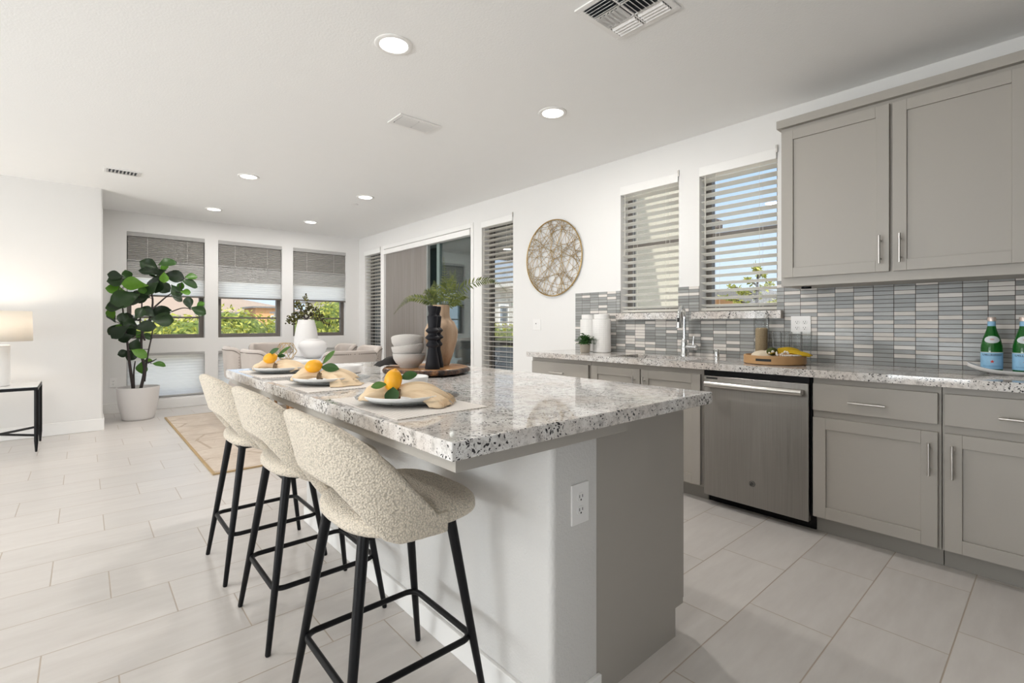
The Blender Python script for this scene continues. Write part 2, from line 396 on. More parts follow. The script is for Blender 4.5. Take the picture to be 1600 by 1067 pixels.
def m_steel():
    m, nt, p = new_mat('brushed_stainless')
    v = coords(nt, 'Object', (400, 400, 3))
    f = noise(nt, v, 1.0, 2)
    c = ramp(nt, f, [(0.3, (0.30, 0.287, 0.27)), (0.7, (0.35, 0.335, 0.315))]); nt.links.new(c, p.inputs['Base Color'])
    p.inputs['Metallic'].default_value = 1; p.inputs['Roughness'].default_value = 0.34
    p.inputs['Anisotropic'].default_value = 0.85
    t = nd(nt, 'ShaderNodeTangent'); t.direction_type = 'RADIAL'; t.axis = 'X'
    cz = nd(nt, 'ShaderNodeCombineXYZ'); cz.inputs[2].default_value = 1.0
    nt.links.new(cz.outputs[0], p.inputs['Tangent'])
    p.inputs['Anisotropic Rotation'].default_value = 0.0
    bump(nt, p, noise(nt, coords(nt, 'Object', (1, 11, 0.9)), 1.0, 2), 0.25, 0.02)
    return m
M['steel'] = m_steel()

def m_boucle(name, col):
    m, nt, p = new_mat(name)
    v = coords(nt)
    wn = nd(nt, 'ShaderNodeTexNoise'); wn.inputs['Scale'].default_value = 60; nt.links.new(v, wn.inputs['Vector'])
    wv = nd(nt, 'ShaderNodeVectorMath', operation='MULTIPLY_ADD'); nt.links.new(wn.outputs['Color'], wv.inputs[0]); wv.inputs[1].default_value = (0.006, 0.006, 0.006); nt.links.new(v, wv.inputs[2])
    d = voro(nt, wv.outputs[0], 185)
    h = mth(nt, 'SUBTRACT', 1.0, d)
    c = ramp(nt, d, [(0.25, col), (0.85, tuple(x*0.62 for x in col))])
    nt.links.new(c, p.inputs['Base Color']); p.inputs['Roughness'].default_value = 0.95
    p.inputs['Sheen Weight'].default_value = 0.15
    bump(nt, p, h, 0.8, 0.004)
    return m
M['boucle'] = m_boucle('cream_boucle', (0.80, 0.715, 0.595))

def m_blind():
    m, nt, p = new_mat('blind_white'); c = mixc(nt, noise(nt, coords(nt), 6, 2), (0.88, 0.865, 0.825), (0.91, 0.895, 0.86)); nt.links.new(c, p.inputs['Base Color']); p.inputs['Roughness'].default_value = 0.5
    t = nd(nt, 'ShaderNodeBsdfTranslucent'); nt.links.new(c, t.inputs['Color']); mx = nd(nt, 'ShaderNodeMixShader'); mx.inputs[0].default_value = 0.65
    nt.links.new(p.outputs[0], mx.inputs[1]); nt.links.new(t.outputs[0], mx.inputs[2]); nt.links.new(mx.outputs[0], nt.nodes['Material Output'].inputs['Surface'])
    return m
def m_glass(name, tint=(0.97, 0.99, 0.98), refl=0.10):
    m, nt, p = new_mat(name); nt.nodes.remove(p)
    t = nd(nt, 'ShaderNodeBsdfTransparent'); t.inputs[0].default_value = (*tint, 1)
    g = nd(nt, 'ShaderNodeBsdfGlossy'); g.inputs['Roughness'].default_value = 0.0
    lw = nd(nt, 'ShaderNodeLayerWeight'); lw.inputs[0].default_value = 0.25
    f = mth(nt, 'MINIMUM', mth(nt, 'ADD', mth(nt, 'MULTIPLY', lw.outputs['Fresnel'], 0.5), refl), 1.0)
    mx = nd(nt, 'ShaderNodeMixShader'); nt.links.new(f, mx.inputs[0]); nt.links.new(t.outputs[0], mx.inputs[1]); nt.links.new(g.outputs[0], mx.inputs[2])
    nt.links.new(mx.outputs[0], nt.nodes['Material Output'].inputs['Surface'])
    return m
M['glass'] = m_glass('clear_window_glass', (0.97, 0.985, 0.985), 0.02)
M['lowe'] = m_glass('coated_door_glass', (0.75, 0.86, 0.86), 0.20)
M['tumbler'] = m_glass('thin_clear_glass', (0.98, 0.985, 0.985), 0.0)
M['mesh_white'] = m_blind()
M['treadglass'] = m_glass('clear_charger_glass', (0.93, 0.95, 0.96), 0.06)
def m_crystal():
    m, nt, p = new_mat('clear_crystal')
    p.inputs['Base Color'].default_value = (0.97, 0.985, 0.99, 1); p.inputs['Roughness'].default_value = 0.03
    p.inputs['Transmission Weight'].default_value = 0.9; p.inputs['IOR'].default_value = 1.4
    return m
M['crystal'] = m_crystal()
def m_bottle():
    m, nt, p = new_mat('green_bottle_glass')
    c = ramp(nt, noise(nt, coords(nt), 5, 1), [(0, (0.012, 0.16, 0.022)), (1, (0.02, 0.23, 0.03))]); nt.links.new(c, p.inputs['Base Color'])
    p.inputs['Roughness'].default_value = 0.04; p.inputs['Transmission Weight'].default_value = 0.45; p.inputs['IOR'].default_value = 1.45
    return m
M['bottle'] = m_bottle()

def m_pleat(name, col, trans, pitch, axis='Z', stripe=0.12):
    m, nt, p = new_mat(name)
    v = coords(nt, 'Object', (2, 2, 300)); f = noise(nt, v, 1.0, 2)
    c = mixc(nt, f, tuple(x*(1-stripe) for x in col), col)
    nt.links.new(c, p.inputs['Base Color']); p.inputs['Roughness'].default_value = 0.9
    if trans:
        t = nd(nt, 'ShaderNodeBsdfTranslucent'); nt.links.new(c, t.inputs['Color'])
        mx = nd(nt, 'ShaderNodeMixShader'); mx.inputs[0].default_value = trans
        nt.links.new(p.outputs[0], mx.inputs[1]); nt.links.new(t.outputs[0], mx.inputs[2])
        nt.links.new(mx.outputs[0], nt.nodes['Material Output'].inputs['Surface'])
    return m
M['shadegrey'] = m_pleat('grey_cellular_fabric', (0.41, 0.395, 0.375), 0.15, 0.02)
M['shademid'] = m_pleat('mid_grey_cellular_fabric', (0.56, 0.55, 0.54), 0.18, 0.02)
M['shadewhite'] = m_pleat('white_cellular_fabric', (0.94, 0.945, 0.945), 0.62, 0.02, stripe=0.03)
M['lampshade'] = m_pleat('linen_lampshade', (0.88, 0.85, 0.80), 0.5, 0.02, stripe=0.04)
def m_panel():
    m, nt, p = new_mat('grey_vertical_shade_fabric')
    v = coords(nt, 'Object', (60, 60, 0.6)); f = noise(nt, v, 1.0, 4, 0.7)
    c = ramp(nt, f, [(0.3, (0.24, 0.215, 0.20)), (0.7, (0.32, 0.295, 0.275))]); nt.links.new(c, p.inputs['Base Color']); p.inputs['Roughness'].default_value = 0.9
    return m
M['panel'] = m_panel()
def m_emit(name, col, s):
    m, nt, p = new_mat(name); p.inputs['Base Color'].default_value = (0.9, 0.9, 0.9, 1)
    p.inputs['Emission Color'].default_value = (*col, 1); p.inputs['Emission Strength'].default_value = s
    return m
M['lens'] = m_emit('lit_lens', (1.0, 0.96, 0.90), 6.0)
def m_mat():
    m, nt, p = new_mat('ribbed_placemat')
    s = nd(nt, 'ShaderNodeSeparateXYZ'); nt.links.new(coords(nt), s.inputs[0])
    f = mth(nt, 'FRACT', mth(nt, 'MULTIPLY', s.outputs['X'], 1/0.0125))
    k = mth(nt, 'LESS_THAN', f, 0.18)
    c = mixc(nt, k, (0.76, 0.715, 0.67), (0.52, 0.47, 0.43)); nt.links.new(c, p.inputs['Base Color']); p.inputs['Roughness'].default_value = 0.8
    h = mth(nt, 'SINE', mth(nt, 'MULTIPLY', s.outputs['X'], 2*PI/0.0125)); bump(nt, p, h, 0.3, 0.001)
    return m
M['mat'] = m_mat()
def m_rug():
    m, nt, p = new_mat('cream_patterned_rug')
    v = coords(nt)
    mp = nd(nt, 'ShaderNodeMapping'); mp.inputs['Rotation'].default_value = (0, 0, 0.6); mp.inputs['Scale'].default_value = (1, 2.2, 1); nt.links.new(v, mp.inputs[0])
    e = voro(nt, mp.outputs[0], 1.6, feature='DISTANCE_TO_EDGE')
    e2 = voro(nt, mp.outputs[0], 4.5, feature='DISTANCE_TO_EDGE')
    n = noise(nt, v, 3.5, 5, 0.7)
    k = mth(nt, 'MULTIPLY', mth(nt, 'LESS_THAN', e, 0.02), mth(nt, 'GREATER_THAN', n, 0.42))
    k2 = mth(nt, 'MULTIPLY', mth(nt, 'LESS_THAN', e2, 0.02), mth(nt, 'GREATER_THAN', n, 0.55))
    c = ramp(nt, n, [(0.35, (0.55, 0.46, 0.38)), (0.65, (0.66, 0.58, 0.50))])
    c = mixc(nt, mth(nt, 'MULTIPLY', k, 0.55), c, (0.36, 0.27, 0.19))
    c = mixc(nt, mth(nt, 'MULTIPLY', k2, 0.35), c, (0.40, 0.31, 0.22))
    nt.links.new(c, p.inputs['Base Color']); p.inputs['Roughness'].default_value = 1
    bump(nt, p, noise(nt, v, 250, 2), 0.5, 0.004)
    return m
M['rug'] = m_rug()
M['rugedge'] = simple('rug_binding', (0.42, 0.30, 0.16), 0.9)
def m_clay():
    m, nt, p = new_mat('streaked_tan_clay')
    f = noise(nt, coords(nt, 'Object', (22, 22, 2.5)), 1.0, 5, 0.65); f2 = noise(nt, coords(nt), 9, 4, 0.6)
    c = ramp(nt, f, [(0.28, (0.30, 0.19, 0.115)), (0.5, (0.46, 0.315, 0.205)), (0.75, (0.58, 0.43, 0.30))])
    c = mixc(nt, mth(nt, 'MULTIPLY', f2, 0.35), c, (0.56, 0.42, 0.30)); nt.links.new(c, p.inputs['Base Color']); p.inputs['Roughness'].default_value = 0.75
    bump(nt, p, f, 0.3, 0.004)
    return m
M['terracotta'] = m_clay()
def m_slab():
    m, nt, p = new_mat('live_edge_wood')
    v = coords(nt, 'Object', (30, 3, 3)); f = noise(nt, v, 1.0, 5, 0.6)
    c = ramp(nt, f, [(0.3, (0.23, 0.10, 0.035)), (0.55, (0.40, 0.20, 0.075)), (0.8, (0.52, 0.29, 0.12))]); nt.links.new(c, p.inputs['Base Color']); p.inputs['Roughness'].default_value = 0.3
    return m
M['slab'] = m_slab()
def m_barkedge():
    m, nt, p = new_mat('live_edge_bark')
    v = coords(nt, 'Object', (40, 40, 15)); f = noise(nt, v, 1.0, 5, 0.7)
    c = ramp(nt, f, [(0.38, (0.012, 0.008, 0.006)), (0.52, (0.07, 0.03, 0.015)), (0.68, (0.36, 0.17, 0.06))]); nt.links.new(c, p.inputs['Base Color']); p.inputs['Roughness'].default_value = 0.45
    bump(nt, p, f, 1.0, 0.012)
    return m
M['barkedge'] = m_barkedge()
def m_lattice(name, col, s, rough=0.4, square=False, low=0.6):
    m, nt, p = new_mat(name)
    sx_ = nd(nt, 'ShaderNodeSeparateXYZ'); nt.links.new(coords(nt), sx_.inputs[0])
    an = mth(nt, 'MULTIPLY', mth(nt, 'ARCTAN2', sx_.outputs['Y'], sx_.outputs['X']), s[0])
    zz = mth(nt, 'MULTIPLY', sx_.outputs['Z'], s[1])
    if square: a, b = an, zz
    else: a, b = mth(nt, 'ADD', an, zz), mth(nt, 'SUBTRACT', an, zz)
    h = mth(nt, 'ADD', mth(nt, 'ABSOLUTE', mth(nt, 'SINE', a)), mth(nt, 'ABSOLUTE', mth(nt, 'SINE', b)))
    c = ramp(nt, mth(nt, 'MULTIPLY', h, 0.5), [(0.10, tuple(x*low for x in col)), (0.5, col)])
    nt.links.new(c, p.inputs['Base Color']); p.inputs['Roughness'].default_value = rough
    bump(nt, p, h, 0.6, 0.003)
    return m
M['lattice'] = m_lattice('lattice_stoneware', (0.70, 0.66, 0.62), (34, 520), low=0.76)
M['gridcer'] = m_lattice('grid_textured_ceramic', (0.90, 0.885, 0.865), (30, 380), 0.5, True)
M['label'] = simple('pale_blue_label', (0.30, 0.55, 0.78), 0.5, var=0.12, vscale=60)
M['labelwhite'] = simple('silver_white_label', (0.66, 0.70, 0.74), 0.4, var=0.08, vscale=80)
M['navy'] = simple('navy_ink', (0.01, 0.015, 0.06), 0.5)
M['red'] = simple('red_ink', (0.70, 0.05, 0.03), 0.5)
M['logo'] = simple('dark_grey_badge', (0.10, 0.10, 0.10), 0.4, 0.6)
# ============================================================ room shell
ZC = 2.646; XW = 3.62; YB = 8.17
def S(name, mb, mat, parent=None, **k):
    o = mb.build(name, mat, parent, **k)
    if parent is None: o['kind'] = 'structure'
    return o
S('floor', MB().box(-5.6, 3.82, -4.3, 8.37, -0.12, 0), M['floor'])
S('ceiling', MB().box(-5.6, 3.82, -4.3, 8.37, ZC, ZC+0.2), M['ceil'])
OPR = {'A': (2.059, 2.629, 1.26, 2.39), 'B': (1.313, 1.884, 1.26, 2.39), 'R': (4.088, 4.662, 0.16, 2.40),
       'D': (4.872, 7.20, 0.0, 2.36), 'L': (7.339, 7.935, 0.16, 2.40)}
mb = MB(); wall_cells(mb, (-4.3, 8.37), (0, ZC), list(OPR.values()), lambda u0, u1, w0, w1: mb.box(XW, XW+0.2, u0, u1, w0, w1))
S('wall_right', mb, M['wall'])
OPB = [(0.423, 1.305), (1.473, 2.349), (2.518, 3.385)]
mb = MB(); ops = [(a, b, 0.965, 2.39) for a, b in OPB]+[(a, b, 0.15, 0.77) for a, b in OPB]
wall_cells(mb, (0.155, XW), (0, ZC), ops, lambda u0, u1, w0, w1: mb.box(u0, u1, YB, YB+0.2, w0, w1))
S('wall_back', mb, M['wall'])
S('wall_left', MB().prism([(-5.6, 6.97), (0.125, 6.97), (0.143, 6.975), (0.152, 6.987), (0.155, 7.0), (0.155, 8.37), (-5.6, 8.37)], 0, ZC), M['wall'], smooth=0.6)
mb = MB(); wall_cells(mb, (-5.6, 0.3), (0, ZC), [(-5.0, -0.2, 0.1, 2.4)], lambda u0, u1, w0, w1: mb.box(u0, u1, -4.3, -4.1, w0, w1))
S('wall_rear', mb, M['wall'])
mb = MB(); wall_cells(mb, (-4.1, 6.97), (0, ZC), [(1.0, 5.6, 0.1, 2.4)], lambda u0, u1, w0, w1: mb.box(-5.6, -5.42, u0, u1, w0, w1))
S('wall_far', mb, M['wall'])
def bb(name, x0, x1, y0, y1, h=0.13):
    S(name, MB().box(x0, x1, y0, y1, 0, h), M['trim'], bevel=0.006)
bb('baseboard_left', -5.42, 0.168, 6.955, 6.97)
bb('baseboard_corner', 0.155, 0.168, 6.97, YB)
bb('baseboard_back', 0.168, XW, YB-0.015, YB)
bb('baseboard_right', XW-0.015, XW, 3.21, 4.80)

# rear and far openings: unseen glass panels added to let fill light in
mb = MB(); fr = (-2.1, 3.3)
S('wall_light_blocker', MB().box(0.3, XW, -1.8, -1.6, 0, ZC).box(0.3, 0.45, -4.3, -1.8, 0, ZC), simple('dark_light_blocker_paint', (0.07, 0.065, 0.06), 0.6))  # unseen dark wall added to darken the island's end panel
win = thing('window_7', None, None, (-2.6, -4.2, 0.1)); win['kind'] = 'structure'
for x in (-4.98, -3.4, -1.8, -0.22): mb.box(x-0.025, x+0.025, -4.24, -4.16, 0.1, 2.4)
mb.box(-5.0, -0.2, -4.24, -4.16, 0.1, 0.15).box(-5.0, -0.2, -4.24, -4.16, 2.35, 2.4)
mb.build('frame', M['bronze'], win); MB().box(-4.95, -0.25, -4.205, -4.195, 0.15, 2.35).build('pane', M['glass'], win)
win = thing('window_8', None, None, (-5.5, 3.3, 0.1)); win['kind'] = 'structure'; mb = MB()
for y in (1.02, 2.5, 4.1, 5.58): mb.box(-5.54, -5.46, y-0.025, y+0.025, 0.1, 2.4)
mb.box(-5.54, -5.46, 1.0, 5.6, 0.1, 0.15).box(-5.54, -5.46, 1.0, 5.6, 2.35, 2.4)
mb.build('frame', M['bronze'], win); MB().box(-5.505, -5.495, 1.05, 5.55, 0.15, 2.35).build('pane', M['glass'], win)

# back wall windows: bronze frames, glass, low windows under them
def back_window(n, x0, x1, z0, z1, rail=None):
    t = thing('window_%d' % n, None, None, ((x0+x1)/2, YB+0.14, z0)); t['kind'] = 'structure'
    m = MB(); y0, y1 = YB+0.09, YB+0.16; q = 0.055
    m.box(x0, x0+q, y0, y1, z0, z1).box(x1-q, x1, y0, y1, z0, z1).box(x0+q, x1-q, y0, y1, z0, z0+q).box(x0+q, x1-q, y0, y1, z1-q, z1)
    m.build('frame', M['bronze'], t, bevel=0.004)
    if rail: MB().box(x0+q, x1-q, y0+0.02, y1-0.015, rail-0.012, rail+0.012).build('rail', M['bronze'], t)
    MB().box(x0+q, x1-q, YB+0.118, YB+0.124, z0+q, z1-q).build('pane', M['glass'], t)
for i, (a, b) in enumerate(OPB):
    back_window(i+1, a, b, 0.965, 2.39, 1.255)
    back_window(i+4, a, b, 0.15, 0.77)
def pleats(mb, x0, x1, z0, z1, yc, pitch, amp, back=True):
    n = max(2, int(round((z1-z0)/pitch))); rows = []
    for i in range(2*n+1):
        z = z0+(z1-z0)*i/(2*n); d = amp if i % 2 else 0
        rows.append([(x0, yc-d, z), (x1, yc-d, z)])
    rows2 = [[(x0, yc+0.02+ (amp if i % 2 else 0), r[0][2]), (x1, yc+0.02+(amp if i % 2 else 0), r[0][2])] for i, r in enumerate(rows)]
    mb.grid(rows)
    if back: mb.grid(rows2[::-1])
    return mb
where = ['behind the fig tree', 'in the middle of the back wall', 'nearest the corner and the sliding door']
whereL = ['behind the fig tree and its pot', 'in the middle, behind the dining chairs', 'nearest the corner, behind the dining table']
for i, (a, b) in enumerate(OPB):
    t = thing('cellular_shade', 'grey pleated top-down window shade on the tall window '+where[i], 'window shade', ((a+b)/2, YB+0.04, 1.52), group='shades on the tall windows')
    MB().box(a, b, YB-0.005, YB+0.055, 2.335, 2.39).build('head_rail', M['shademid'], t, bevel=0.005)
    pleats(MB(), a+0.012, b-0.012, 2.02, 2.335, YB+0.03, 0.024, 0.013).build('upper_pleats', M['shadegrey'], t)
    MB().box(a+0.006, b-0.006, YB+0.01, YB+0.05, 2.008, 2.022).build('middle_rail', M['shademid'], t)
    pleats(MB(), a+0.008, b-0.008, 1.79, 2.008, YB+0.03, 0.024, 0.010).build('grey_pleats', M['shademid'], t)
    pleats(MB(), a+0.008, b-0.008, 1.555, 1.79, YB+0.03, 0.036, 0.006, False).build('white_pleats', M['shadewhite'], t)
    MB().box(a+0.004, b-0.004, YB+0.008, YB+0.055, 1.537, 1.558).build('bottom_rail', M['bronze'], t)
    for u in (0.25, 0.76): MB().tube([(a+(b-a)*u, YB+0.004, 2.33), (a+(b-a)*u, YB+0.004, 2.02)], 0.0015, 5).build('cord', M['plastic'], t)
    t = thing('low_window_shade', 'white pleated shade drawn over the low window '+whereL[i], 'window shade', ((a+b)/2, YB+0.04, 0.16), group='shades on the low windows')
    MB().box(a, b, YB-0.002, YB+0.055, 0.735, 0.77).build('head_rail', M['shademid'], t, bevel=0.004)
    pleats(MB(), a+0.006, b-0.006, 0.175, 0.735, YB+0.03, 0.04, 0.005, False).build('pleats', M['shadewhite'], t)
    MB().box(a+0.004, b-0.004, YB+0.012, YB+0.055, 0.16, 0.178).build('bottom_rail', M['shademid'], t)

# right wall windows with white blinds
def side_window(n, y0, y1, z0, z1, rail=None):
    t = thing('window_%d' % n, None, None, (XW+0.14, (y0+y1)/2, z0)); t['kind'] = 'structure'
    x0, x1 = XW+0.11, XW+0.17; q = 0.045; m = MB()
    m.box(x0, x1, y0, y0+q, z0, z1).box(x0, x1, y1-q, y1, z0, z1).box(x0, x1, y0+q, y1-q, z0, z0+q).box(x0, x1, y0+q, y1-q, z1-q, z1)
    if rail: m.box(x0+0.01, x1-0.01, y0+q, y1-q, rail-0.02, rail+0.02)
    m.build('frame', M['bronze'], t, bevel=0.003)
    MB().box(XW+0.138, XW+0.144, y0+q, y1-q, z0+q, z1-q).build('pane', M['glass'], t)
def blind(label, y0, y1, z0, z1, tilt, bottom=True, pitch=0.0575):
    t = thing('horizontal_blind', label, 'window blind', (XW+0.05, (y0+y1)/2, z0), group='white blinds on the right wall')
    xc = XW+0.045
    MB().box(XW-0.014, XW+0.085, y0+0.003, y1-0.003, z1-0.075, z1-0.002).build('head_rail', M['trim'], t, bevel=0.004)
    m = MB(); n = int((z1-0.10-z0-0.03)/pitch); hw = 0.0318; ca, sa = math.cos(tilt), math.sin(tilt)
    for k in range(n+1):
        z = z0+0.045+k*pitch
        m.obox((xc, (y0+y1)/2, z), (ca, 0, -sa), (0, 1, 0), (sa, 0, ca), hw, (y1-y0)/2-0.008, 0.0016)
    m.build('slats', M['mesh_white'], t)
    MB().box(xc-0.03, xc+0.03, y0+0.006, y1-0.006, z0+0.006, z0+0.026).build('bottom_rail', M['mesh_white'], t, bevel=0.003)
    for u in (0.22, 0.78):
        for x in (xc-0.031, xc+0.031): MB().tube([(x, y0+(y1-y0)*u, z0+0.02), (x, y0+(y1-y0)*u, z1-0.07)], 0.0011, 5).build('ladder_cord', M['mesh_white'], t)
    MB().tube([(XW-0.004, y1-0.05, z1-0.08), (XW-0.006, y1-0.05, z1-0.62)], 0.004, 6).build('tilt_wand', M['mesh_white'], t)
    MB().box(XW-0.012, XW-0.002, y0-0.004, y0+0.008, z1-0.03, z1+0.02).build('end_bracket', M['nickel'], t)
a = OPR['A']; side_window(9, *a, 1.86); blind('white slatted blind over the left of the two sink windows, stucco wall behind it', a[0], a[1], a[2]+0.002, a[3]+0.0, math.radians(14))
a = OPR['B']; side_window(10, *a, 1.86); blind('white slatted blind over the sink window beside the wall cabinets, sky behind it', a[0], a[1], a[2]+0.002, a[3]+0.0, math.radians(14))
a = OPR['R']; side_window(11, *a); blind('tall white slatted blind between the sliding door and the round wall art', a[0], a[1], a[2]+0.002, a[3]+0.0, math.radians(10))
a = OPR['L']; side_window(12, *a); blind('tall white slatted blind in the far corner, left of the sliding door', a[0], a[1], a[2]+0.002, a[3]+0.0, math.radians(10))

# sliding door with casing, glass panel and vertical shade
y0, y1, z1 = 4.872, 7.20, 2.36
t = thing('door_1', None, None, (XW+0.1, (y0+y1)/2, 0)); t['kind'] = 'structure'
m = MB(); m.box(XW+0.02, XW+0.19, y0, y0+0.03, 0, z1).box(XW+0.02, XW+0.19, y1-0.03, y1, 0, z1).box(XW+0.02, XW+0.19, y0+0.03, y1-0.03, z1-0.05, z1).box(XW+0.02, XW+0.19, y0+0.03, y1-0.03, 0, 0.03)
m.build('frame', M['trim'], t, bevel=0.004)
MB().box(XW+0.06, XW+0.072, y0+0.03, 5.66, 0.03, z1-0.05).build('pane', M['lowe'], t)
m = MB(); m.box(XW+0.04, XW+0.10, 5.66, 5.73, 0.03, z1-0.05).box(XW+0.10, XW+0.15, 5.76, 5.82, 0.03, z1-0.05)
m.build('stile', simple('sage_grey_frame', (0.17, 0.22, 0.21), 0.4), t, bevel=0.004)
MB().box(XW+0.118, XW+0.128, 5.82, y1-0.03, 0.03, z1-0.05).build('pane', M['lowe'], t)
m = MB()
m.box(XW-0.012, XW+0.001, y0-0.05, y0, 0, z1+0.06).box(XW-0.012, XW+0.001, y1, y1+0.05, 0, z1+0.06).box(XW-0.012, XW+0.001, y0, y1, z1, z1+0.06)
S('trim_1', m, M['trim'], bevel=0.003)
t = thing('vertical_shade', 'grey vertically pleated fabric shade half closed across the sliding glass door', 'door shade', (XW+0.03, 6.5, 0.02))
MB().box(XW-0.03, XW+0.055, y0+0.004, y1-0.004, 2.272, 2.345).build('valance', M['trim'], t, bevel=0.004)
rows = []
for i in range(121):
    y = 5.93+(y1-0.012-5.93)*i/120; d = 0.010 if i % 2 else 0
    rows.append([(XW+0.02-d, y, 0.03), (XW+0.02-d, y, 2.272)])
MB().grid(rows).build('fabric', M['panel'], t)
MB().box(XW+0.0, XW+0.045, 5.90, 5.93, 0.02, 2.272).build('lead_rail', simple('sage_rail', (0.26, 0.28, 0.27), 0.4), t, bevel=0.003)

# ============================================================ outside
S('ground', MB().box(-60, 160, -30, 420, -5.2, -5.0), M['groundbounce'])
# the storey above and its eave shade the windows
S('upper_roof', MB().box(-7, 4.5, -9, 8.9, 4.38, 4.44), M['roof'])
S('upper_wall', MB().box(3.70, 3.80, -4.3, 8.37, ZC+0.2, 4.38), M['stucco'])
S('rear_sun_blocker', MB().box(-6.8, 5.0, -9.5, -4.3, 2.72, 2.85), M['stucco'])  # unseen overhang added to keep sun out of the rear opening
S('side_sun_blocker', MB().box(-9.5, -5.6, -3, 8, 2.72, 2.85), M['stucco'])  # unseen overhang added to keep sun out of the left opening
S('patio_floor', MB().box(3.82, 7.3, 3.45, 8.6, -0.15, -0.02), M['deck'])
S('patio_ceiling', MB().box(3.82, 7.35, 3.45, 8.5, 2.62, 2.75), M['darkwood'])
S('patio_side_wall', MB().box(3.82, 5.95, 3.30, 3.45, -5, 3.6), M['stucco'])
S('patio_end_wall', MB().box(3.82, 6.22, 8.3, 8.5, -5, 2.62), M['slate'])
t = thing('patio_railing', 'dark timber slatted railing round the patio, seen through the tall blind', 'railing', (7.25, 7, -0.02))
m = MB()
for z in (0.12, 0.3, 0.48, 0.66): m.box(7.22, 7.25, 3.45, 8.4, z, z+0.13); m.box(6.22, 7.22, 8.37, 8.40, z, z+0.13)
m.build('slats', M['darkwood'], t); MB().box(7.19, 7.28, 3.45, 8.43, 0.84, 0.88).box(6.22, 7.19, 8.34, 8.43, 0.84, 0.88).build('top_rail', M['darkwood'], t)
t = thing('patio_sofa', 'grey outdoor sofa on the patio behind the tall blind', 'sofa', (5.35, 6.35, -0.02))
MB().box(4.75, 5.95, 5.95, 6.75, -0.02, 0.36).build('seat', M['patiogrey'], t, bevel=0.05, seg=3)
MB().box(4.75, 5.95, 6.6, 6.85, 0.2, 0.74).build('backrest', M['patiogrey'], t, bevel=0.07, seg=3)
def m_lattpil():
    m, nt, p = new_mat('lattice_pillow_fabric')
    s = nd(nt, 'ShaderNodeSeparateXYZ'); nt.links.new(coords(nt), s.inputs[0])
    a = mth(nt, 'FRACT', mth(nt, 'MULTIPLY', mth(nt, 'ADD', s.outputs['X'], s.outputs['Z']), 7)); b = mth(nt, 'FRACT', mth(nt, 'MULTIPLY', mth(nt, 'SUBTRACT', s.outputs['X'], s.outputs['Z']), 7))
    k = mth(nt, 'MAXIMUM', mth(nt, 'LESS_THAN', a, 0.2), mth(nt, 'LESS_THAN', b, 0.2))
    nt.links.new(mixc(nt, k, (0.65, 0.66, 0.67), (0.08, 0.10, 0.12)), p.inputs['Base Color']); p.inputs['Roughness'].default_value = 0.9
    return m
o = MB().ball((5.2, 6.5, 0.55), 0.22, 20, 12, 1, 0.4, 0.85).build('pillow', m_lattpil(), None, smooth=3.1)
tag(o, 'white cushion with dark lattice pattern on the patio sofa', 'cushion')

# trees beyond the back windows
def crown_mesh(n, seed, sz=0.34, core=0.86):
    rnd = random.Random(seed); m = MB(); blobs = []
    for k in range(16):
        a = rnd.uniform(0, 2*PI); r = rnd.uniform(0.0, 1.5); blobs.append((r*math.cos(a), r*math.sin(a), rnd.uniform(-1.4, 0.75-0.25*r), rnd.uniform(0.75, 1.25)))
    for i in range(n):
        b = rnd.choice(blobs); u = rnd.uniform(-1, 1); a = rnd.uniform(0, 2*PI); q = math.sqrt(1-u*u); R = b[3]*rnd.uniform(0.86, 1.04)
        nrm = Vector((q*math.cos(a), q*math.sin(a), u)); p = Vector(b[:3])+nrm*R
        d = (nrm+Vector((rnd.uniform(-1, 1), rnd.uniform(-1, 1), rnd.uniform(-1, 1)))*0.8).normalized(); s = d.cross(Vector((rnd.uniform(-1, 1), rnd.uniform(-1, 1), rnd.uniform(-1, 1)))).normalized()
        L = sz*rnd.uniform(0.5, 1.0); W = L*0.42; e = d.cross(s).normalized()*L*0.1
        m.add([p, p+s*L*0.5+d.cross(s)*W*0.5+e, p+s*L, p+s*L*0.5-d.cross(s)*W*0.5+e], [(0, 1, 2, 3)])
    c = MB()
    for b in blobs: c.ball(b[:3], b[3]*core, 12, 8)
    return m, c
protos = []
def make_tree(i):
    t = thing('tree', 'tree', 'tree', (0, 0, 0))
    m, c = crown_mesh(10500, 20+i, 0.21, 0.82)
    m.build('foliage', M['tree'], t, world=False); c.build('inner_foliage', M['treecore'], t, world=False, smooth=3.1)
    MB().tube([(0, 0, -4.2), (0.1, 0, -2.2), (0, 0.1, -0.5)], [0.22, 0.18, 0.1], 8).build('trunk', M['bark'], t, world=False)
    return t
tl = [((2.2, 21, -0.25), 1.15, 'bushy tree outside, seen low through the tall window behind the fig tree'),
      ((4.3, 22.0, -0.35), 1.2, 'bushy tree outside, left half of the middle back window'),
      ((7.0, 23, -0.3), 1.15, 'bushy tree outside, right half of the middle back window'),
      ((10.3, 25.0, 0.15), 1.35, 'taller bushy tree outside the back window nearest the corner'),
      ((-0.4, 22, -0.45), 1.1, 'bushy tree outside, at the left edge of the window behind the fig tree'),
      ((11.6, 30.5, -0.3), 1.2, 'bushy tree outside, beyond the corner back window on its right side'),
      ((5.6, 30.5, -0.5), 1.3, 'bushy tree outside, set back between the two trees of the middle back window')]
for i, (loc, s, lab) in enumerate(tl):
    if i < 2: protos.append(make_tree(i)); o = protos[i]
    else: o = copy_tree(protos[i % 2])
    o.location = loc; o.scale = (s, s, s); o.rotation_euler.z = i*1.3; o['label'] = lab; o['group'] = 'trees outside the back windows'
o = copy_tree(protos[0]); o.location = (11.5, 14.2, -0.1); o.scale = (0.85,)*3; o['label'] = 'green tree seen through the tall blind beside the sliding door'
